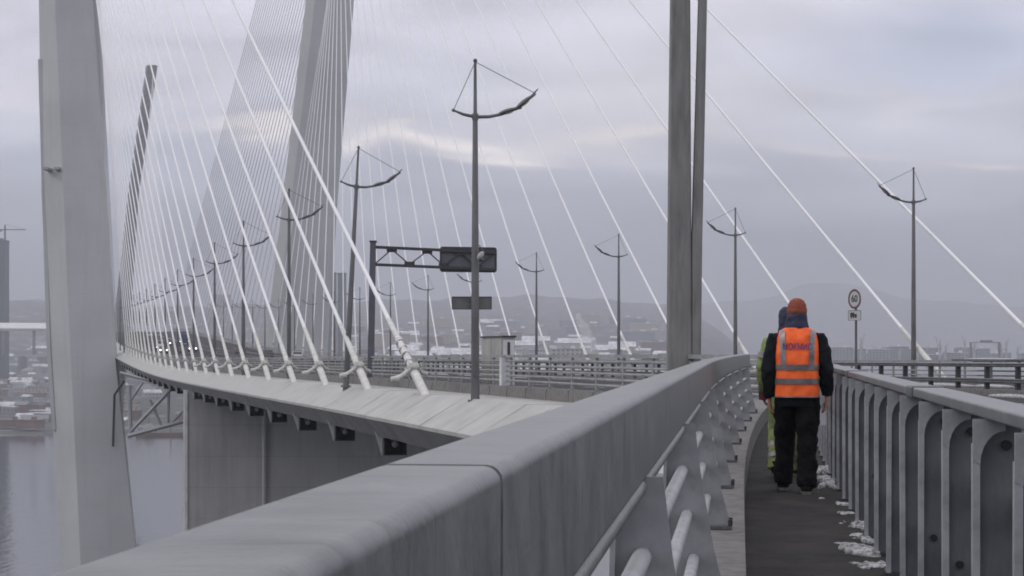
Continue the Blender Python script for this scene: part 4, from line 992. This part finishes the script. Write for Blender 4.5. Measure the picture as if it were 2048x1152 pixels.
# left: dark tower, tower crane, viaduct, shore
block('office_tower', 'dark glass tower block at the left picture edge under the tower crane', 'tower', -4, 2000, 20, 20, (705-482)*2000/F+30, WDARK, WDARK, None, rz=0, base=CZ-30)
o = W(10, 482, 2010); t = thing('tower_crane', 'tower crane standing behind the dark tower at the left edge', 'crane', tuple(o))
MB().box((0, 0, -10), (1.6, 1.6, 56)).build('mast', M['dark'], t); MB().tube([(-5, 0, 13), (24, 0, 13)], .6, 6).tube([(0, 0, 19), (22, 0, 13.4)], .15, 4).tube([(0, 0, 13), (0, 0, 19)], .4, 5).build('jib', M['dark'], t); MB().box((-5, 0, 12), (2.5, 1.6, 2.6)).build('counterweight', M['dark'], t)
o = W(40, 660, 1700); t = thing('road_viaduct', 'pale road viaduct on slim piers behind the left pylon leg', 'viaduct', tuple(o))
s_ = 1700/F
MB().add([(-120, -4, 3), (26, -4, 1.5), (27, 14, 7), (-120, 14, 8), (-120, -4, .5), (26, -4, -1), (27, 14, 3), (-120, 14, 5)], [(0, 1, 2, 3), (0, 4, 5, 1), (1, 5, 6, 2), (4, 7, 6, 5)]).build('deck', M['cabl'], t)
MB().box((-47, -4.2, .0), (146, .6, 2.0)).build('parapet', M['cab'], t)
for px in (8, 69, -60, 105): MB().box(((px-40)*s_, -2, -12), (2.2, 3, 24)).build('pier', M['soffit'], t)
for (px, py, w0, h0, roof) in ((22, 735, 30, 9, 1), (60, 742, 14, 7, 1), (10, 712, 26, 6, 1), (52, 700, 34, 6, 0), (82, 695, 28, 5, 1), (34, 765, 26, 5, 1), (5, 790, 40, 6, 0), (45, 785, 32, 7, 0), (80, 760, 34, 12, 2), (70, 800, 40, 10, 2), (30, 820, 36, 7, 2), (88, 835, 22, 7, 0), (18, 845, 24, 5, 2), (60, 848, 18, 6, 2), (45, 730, 6, 18, 3), (90, 720, 20, 10, 2), (8, 750, 18, 5, 0), (70, 722, 16, 6, 1)):
    Y = 64*F/(py-HY+18); Y = max(1400, min(2700, Y))
    wl = {0: WALLS[2], 1: WALLS[2], 2: M['rust'], 3: WDARK}[roof]; rf = M['roofsnow'] if roof in (1, 0) else M['rust']
    t = block({0: 'dock_building', 1: 'dock_building', 2: 'dock_shed', 3: 'silo_tower'}[roof], {0: 'low grey dock building on the shore left of the pylon leg', 1: 'grey dock building with snow-white roof left of the pylon leg', 2: 'rust-coloured dock shed by the water left of the pylon leg', 3: 'narrow dark tower between the snowy dock roofs'}[roof], 'building', px, Y, w0, 14, h0, wl, rf, None if roof == 3 else 'dock buildings on the left shore', roof == 1, base=CZ+(HY-py-8)*Y/F)
for i in range(95):
    px = rc.uniform(-60, 400); Y = rc.uniform(1440, 2700); k = rc.random()
    block('dock_building' if k < .6 else 'dock_shed', 'small hazy grey building on the waterside slope' if k < .6 else 'small rust-red shed on the waterside slope', 'building', px, Y, rc.uniform(8, 26), rc.uniform(8, 14), rc.uniform(4, 10), WALLS[rc.randrange(4)] if k < .6 else M['rust'], M['roofsnow'] if rc.random() < .5 else M['soffit'], 'small buildings on the waterside slope' if k < .6 else 'small rust sheds on the waterside slope', rc.random() < .5)
# moored ships
def ship(label, px, py, L_, col, rz):
    Y = 64.*F/(py-HY); o = W(px, py, Y); t = thing('moored_ship', label, 'ship', (o.x, Y, WZ), rz)
    rg = []
    for u in (-1, -.9, -.5, 0, .5, .8, 1):
        b2 = (1-abs(u)**4)*L_*.075+.3; rg.append([Vector((u*L_/2, -b2*.8, -1)), Vector((u*L_/2, -b2, L_*.06+abs(u)**3*1.5)), Vector((u*L_/2, b2, L_*.06+abs(u)**3*1.5)), Vector((u*L_/2, b2*.8, -1))])
    MB().rings(rg).build('hull', col, t); MB().box((-L_*.28, 0, L_*.11), (L_*.2, L_*.1, L_*.12)).box((-L_*.28, 0, L_*.19), (L_*.12, L_*.08, L_*.05)).build('deckhouse', M['signw'], t)
    MB().tube([(L_*.1, 0, L_*.05), (L_*.1, 0, L_*.3)], .35, 6).tube([(-L_*.28, 0, L_*.2), (-L_*.28, 0, L_*.32)], .3, 6).build('mast', M['lamp'], t)
ship('small pale moored ship at the quay in the lower left', 28, 862, 28, M['soffit'], .05)
ship('dark moored ship at the quay beside the left pylon leg', 84, 858, 30, M['dark'], -.08)
ship('moored ship with red hull seen between the pylon leg and the pier', 330, 872, 44, M['rust'], .1)
ship('small grey moored boat in front of the quay seen under the deck', 285, 866, 24, M['lamp'], -.1)
# ---------------------------------------------------------------- haze
hz_m = bpy.data.materials.new('haze_air'); hz_m.use_nodes = True; tt = hz_m.node_tree; tt.nodes.clear()
pv = tt.nodes.new('ShaderNodeVolumePrincipled'); pv.inputs['Color'].default_value = (.66, .685, .75, 1); pv.inputs['Density'].default_value = HAZE; pv.inputs['Anisotropy'].default_value = 0.0
ou = tt.nodes.new('ShaderNodeOutputMaterial'); tt.links.new(pv.outputs[0], ou.inputs['Volume'])
h = MB().box((0, 6500, 200), (19000, 15400, 532)).build('haze', hz_m); h['kind'] = 'stuff'
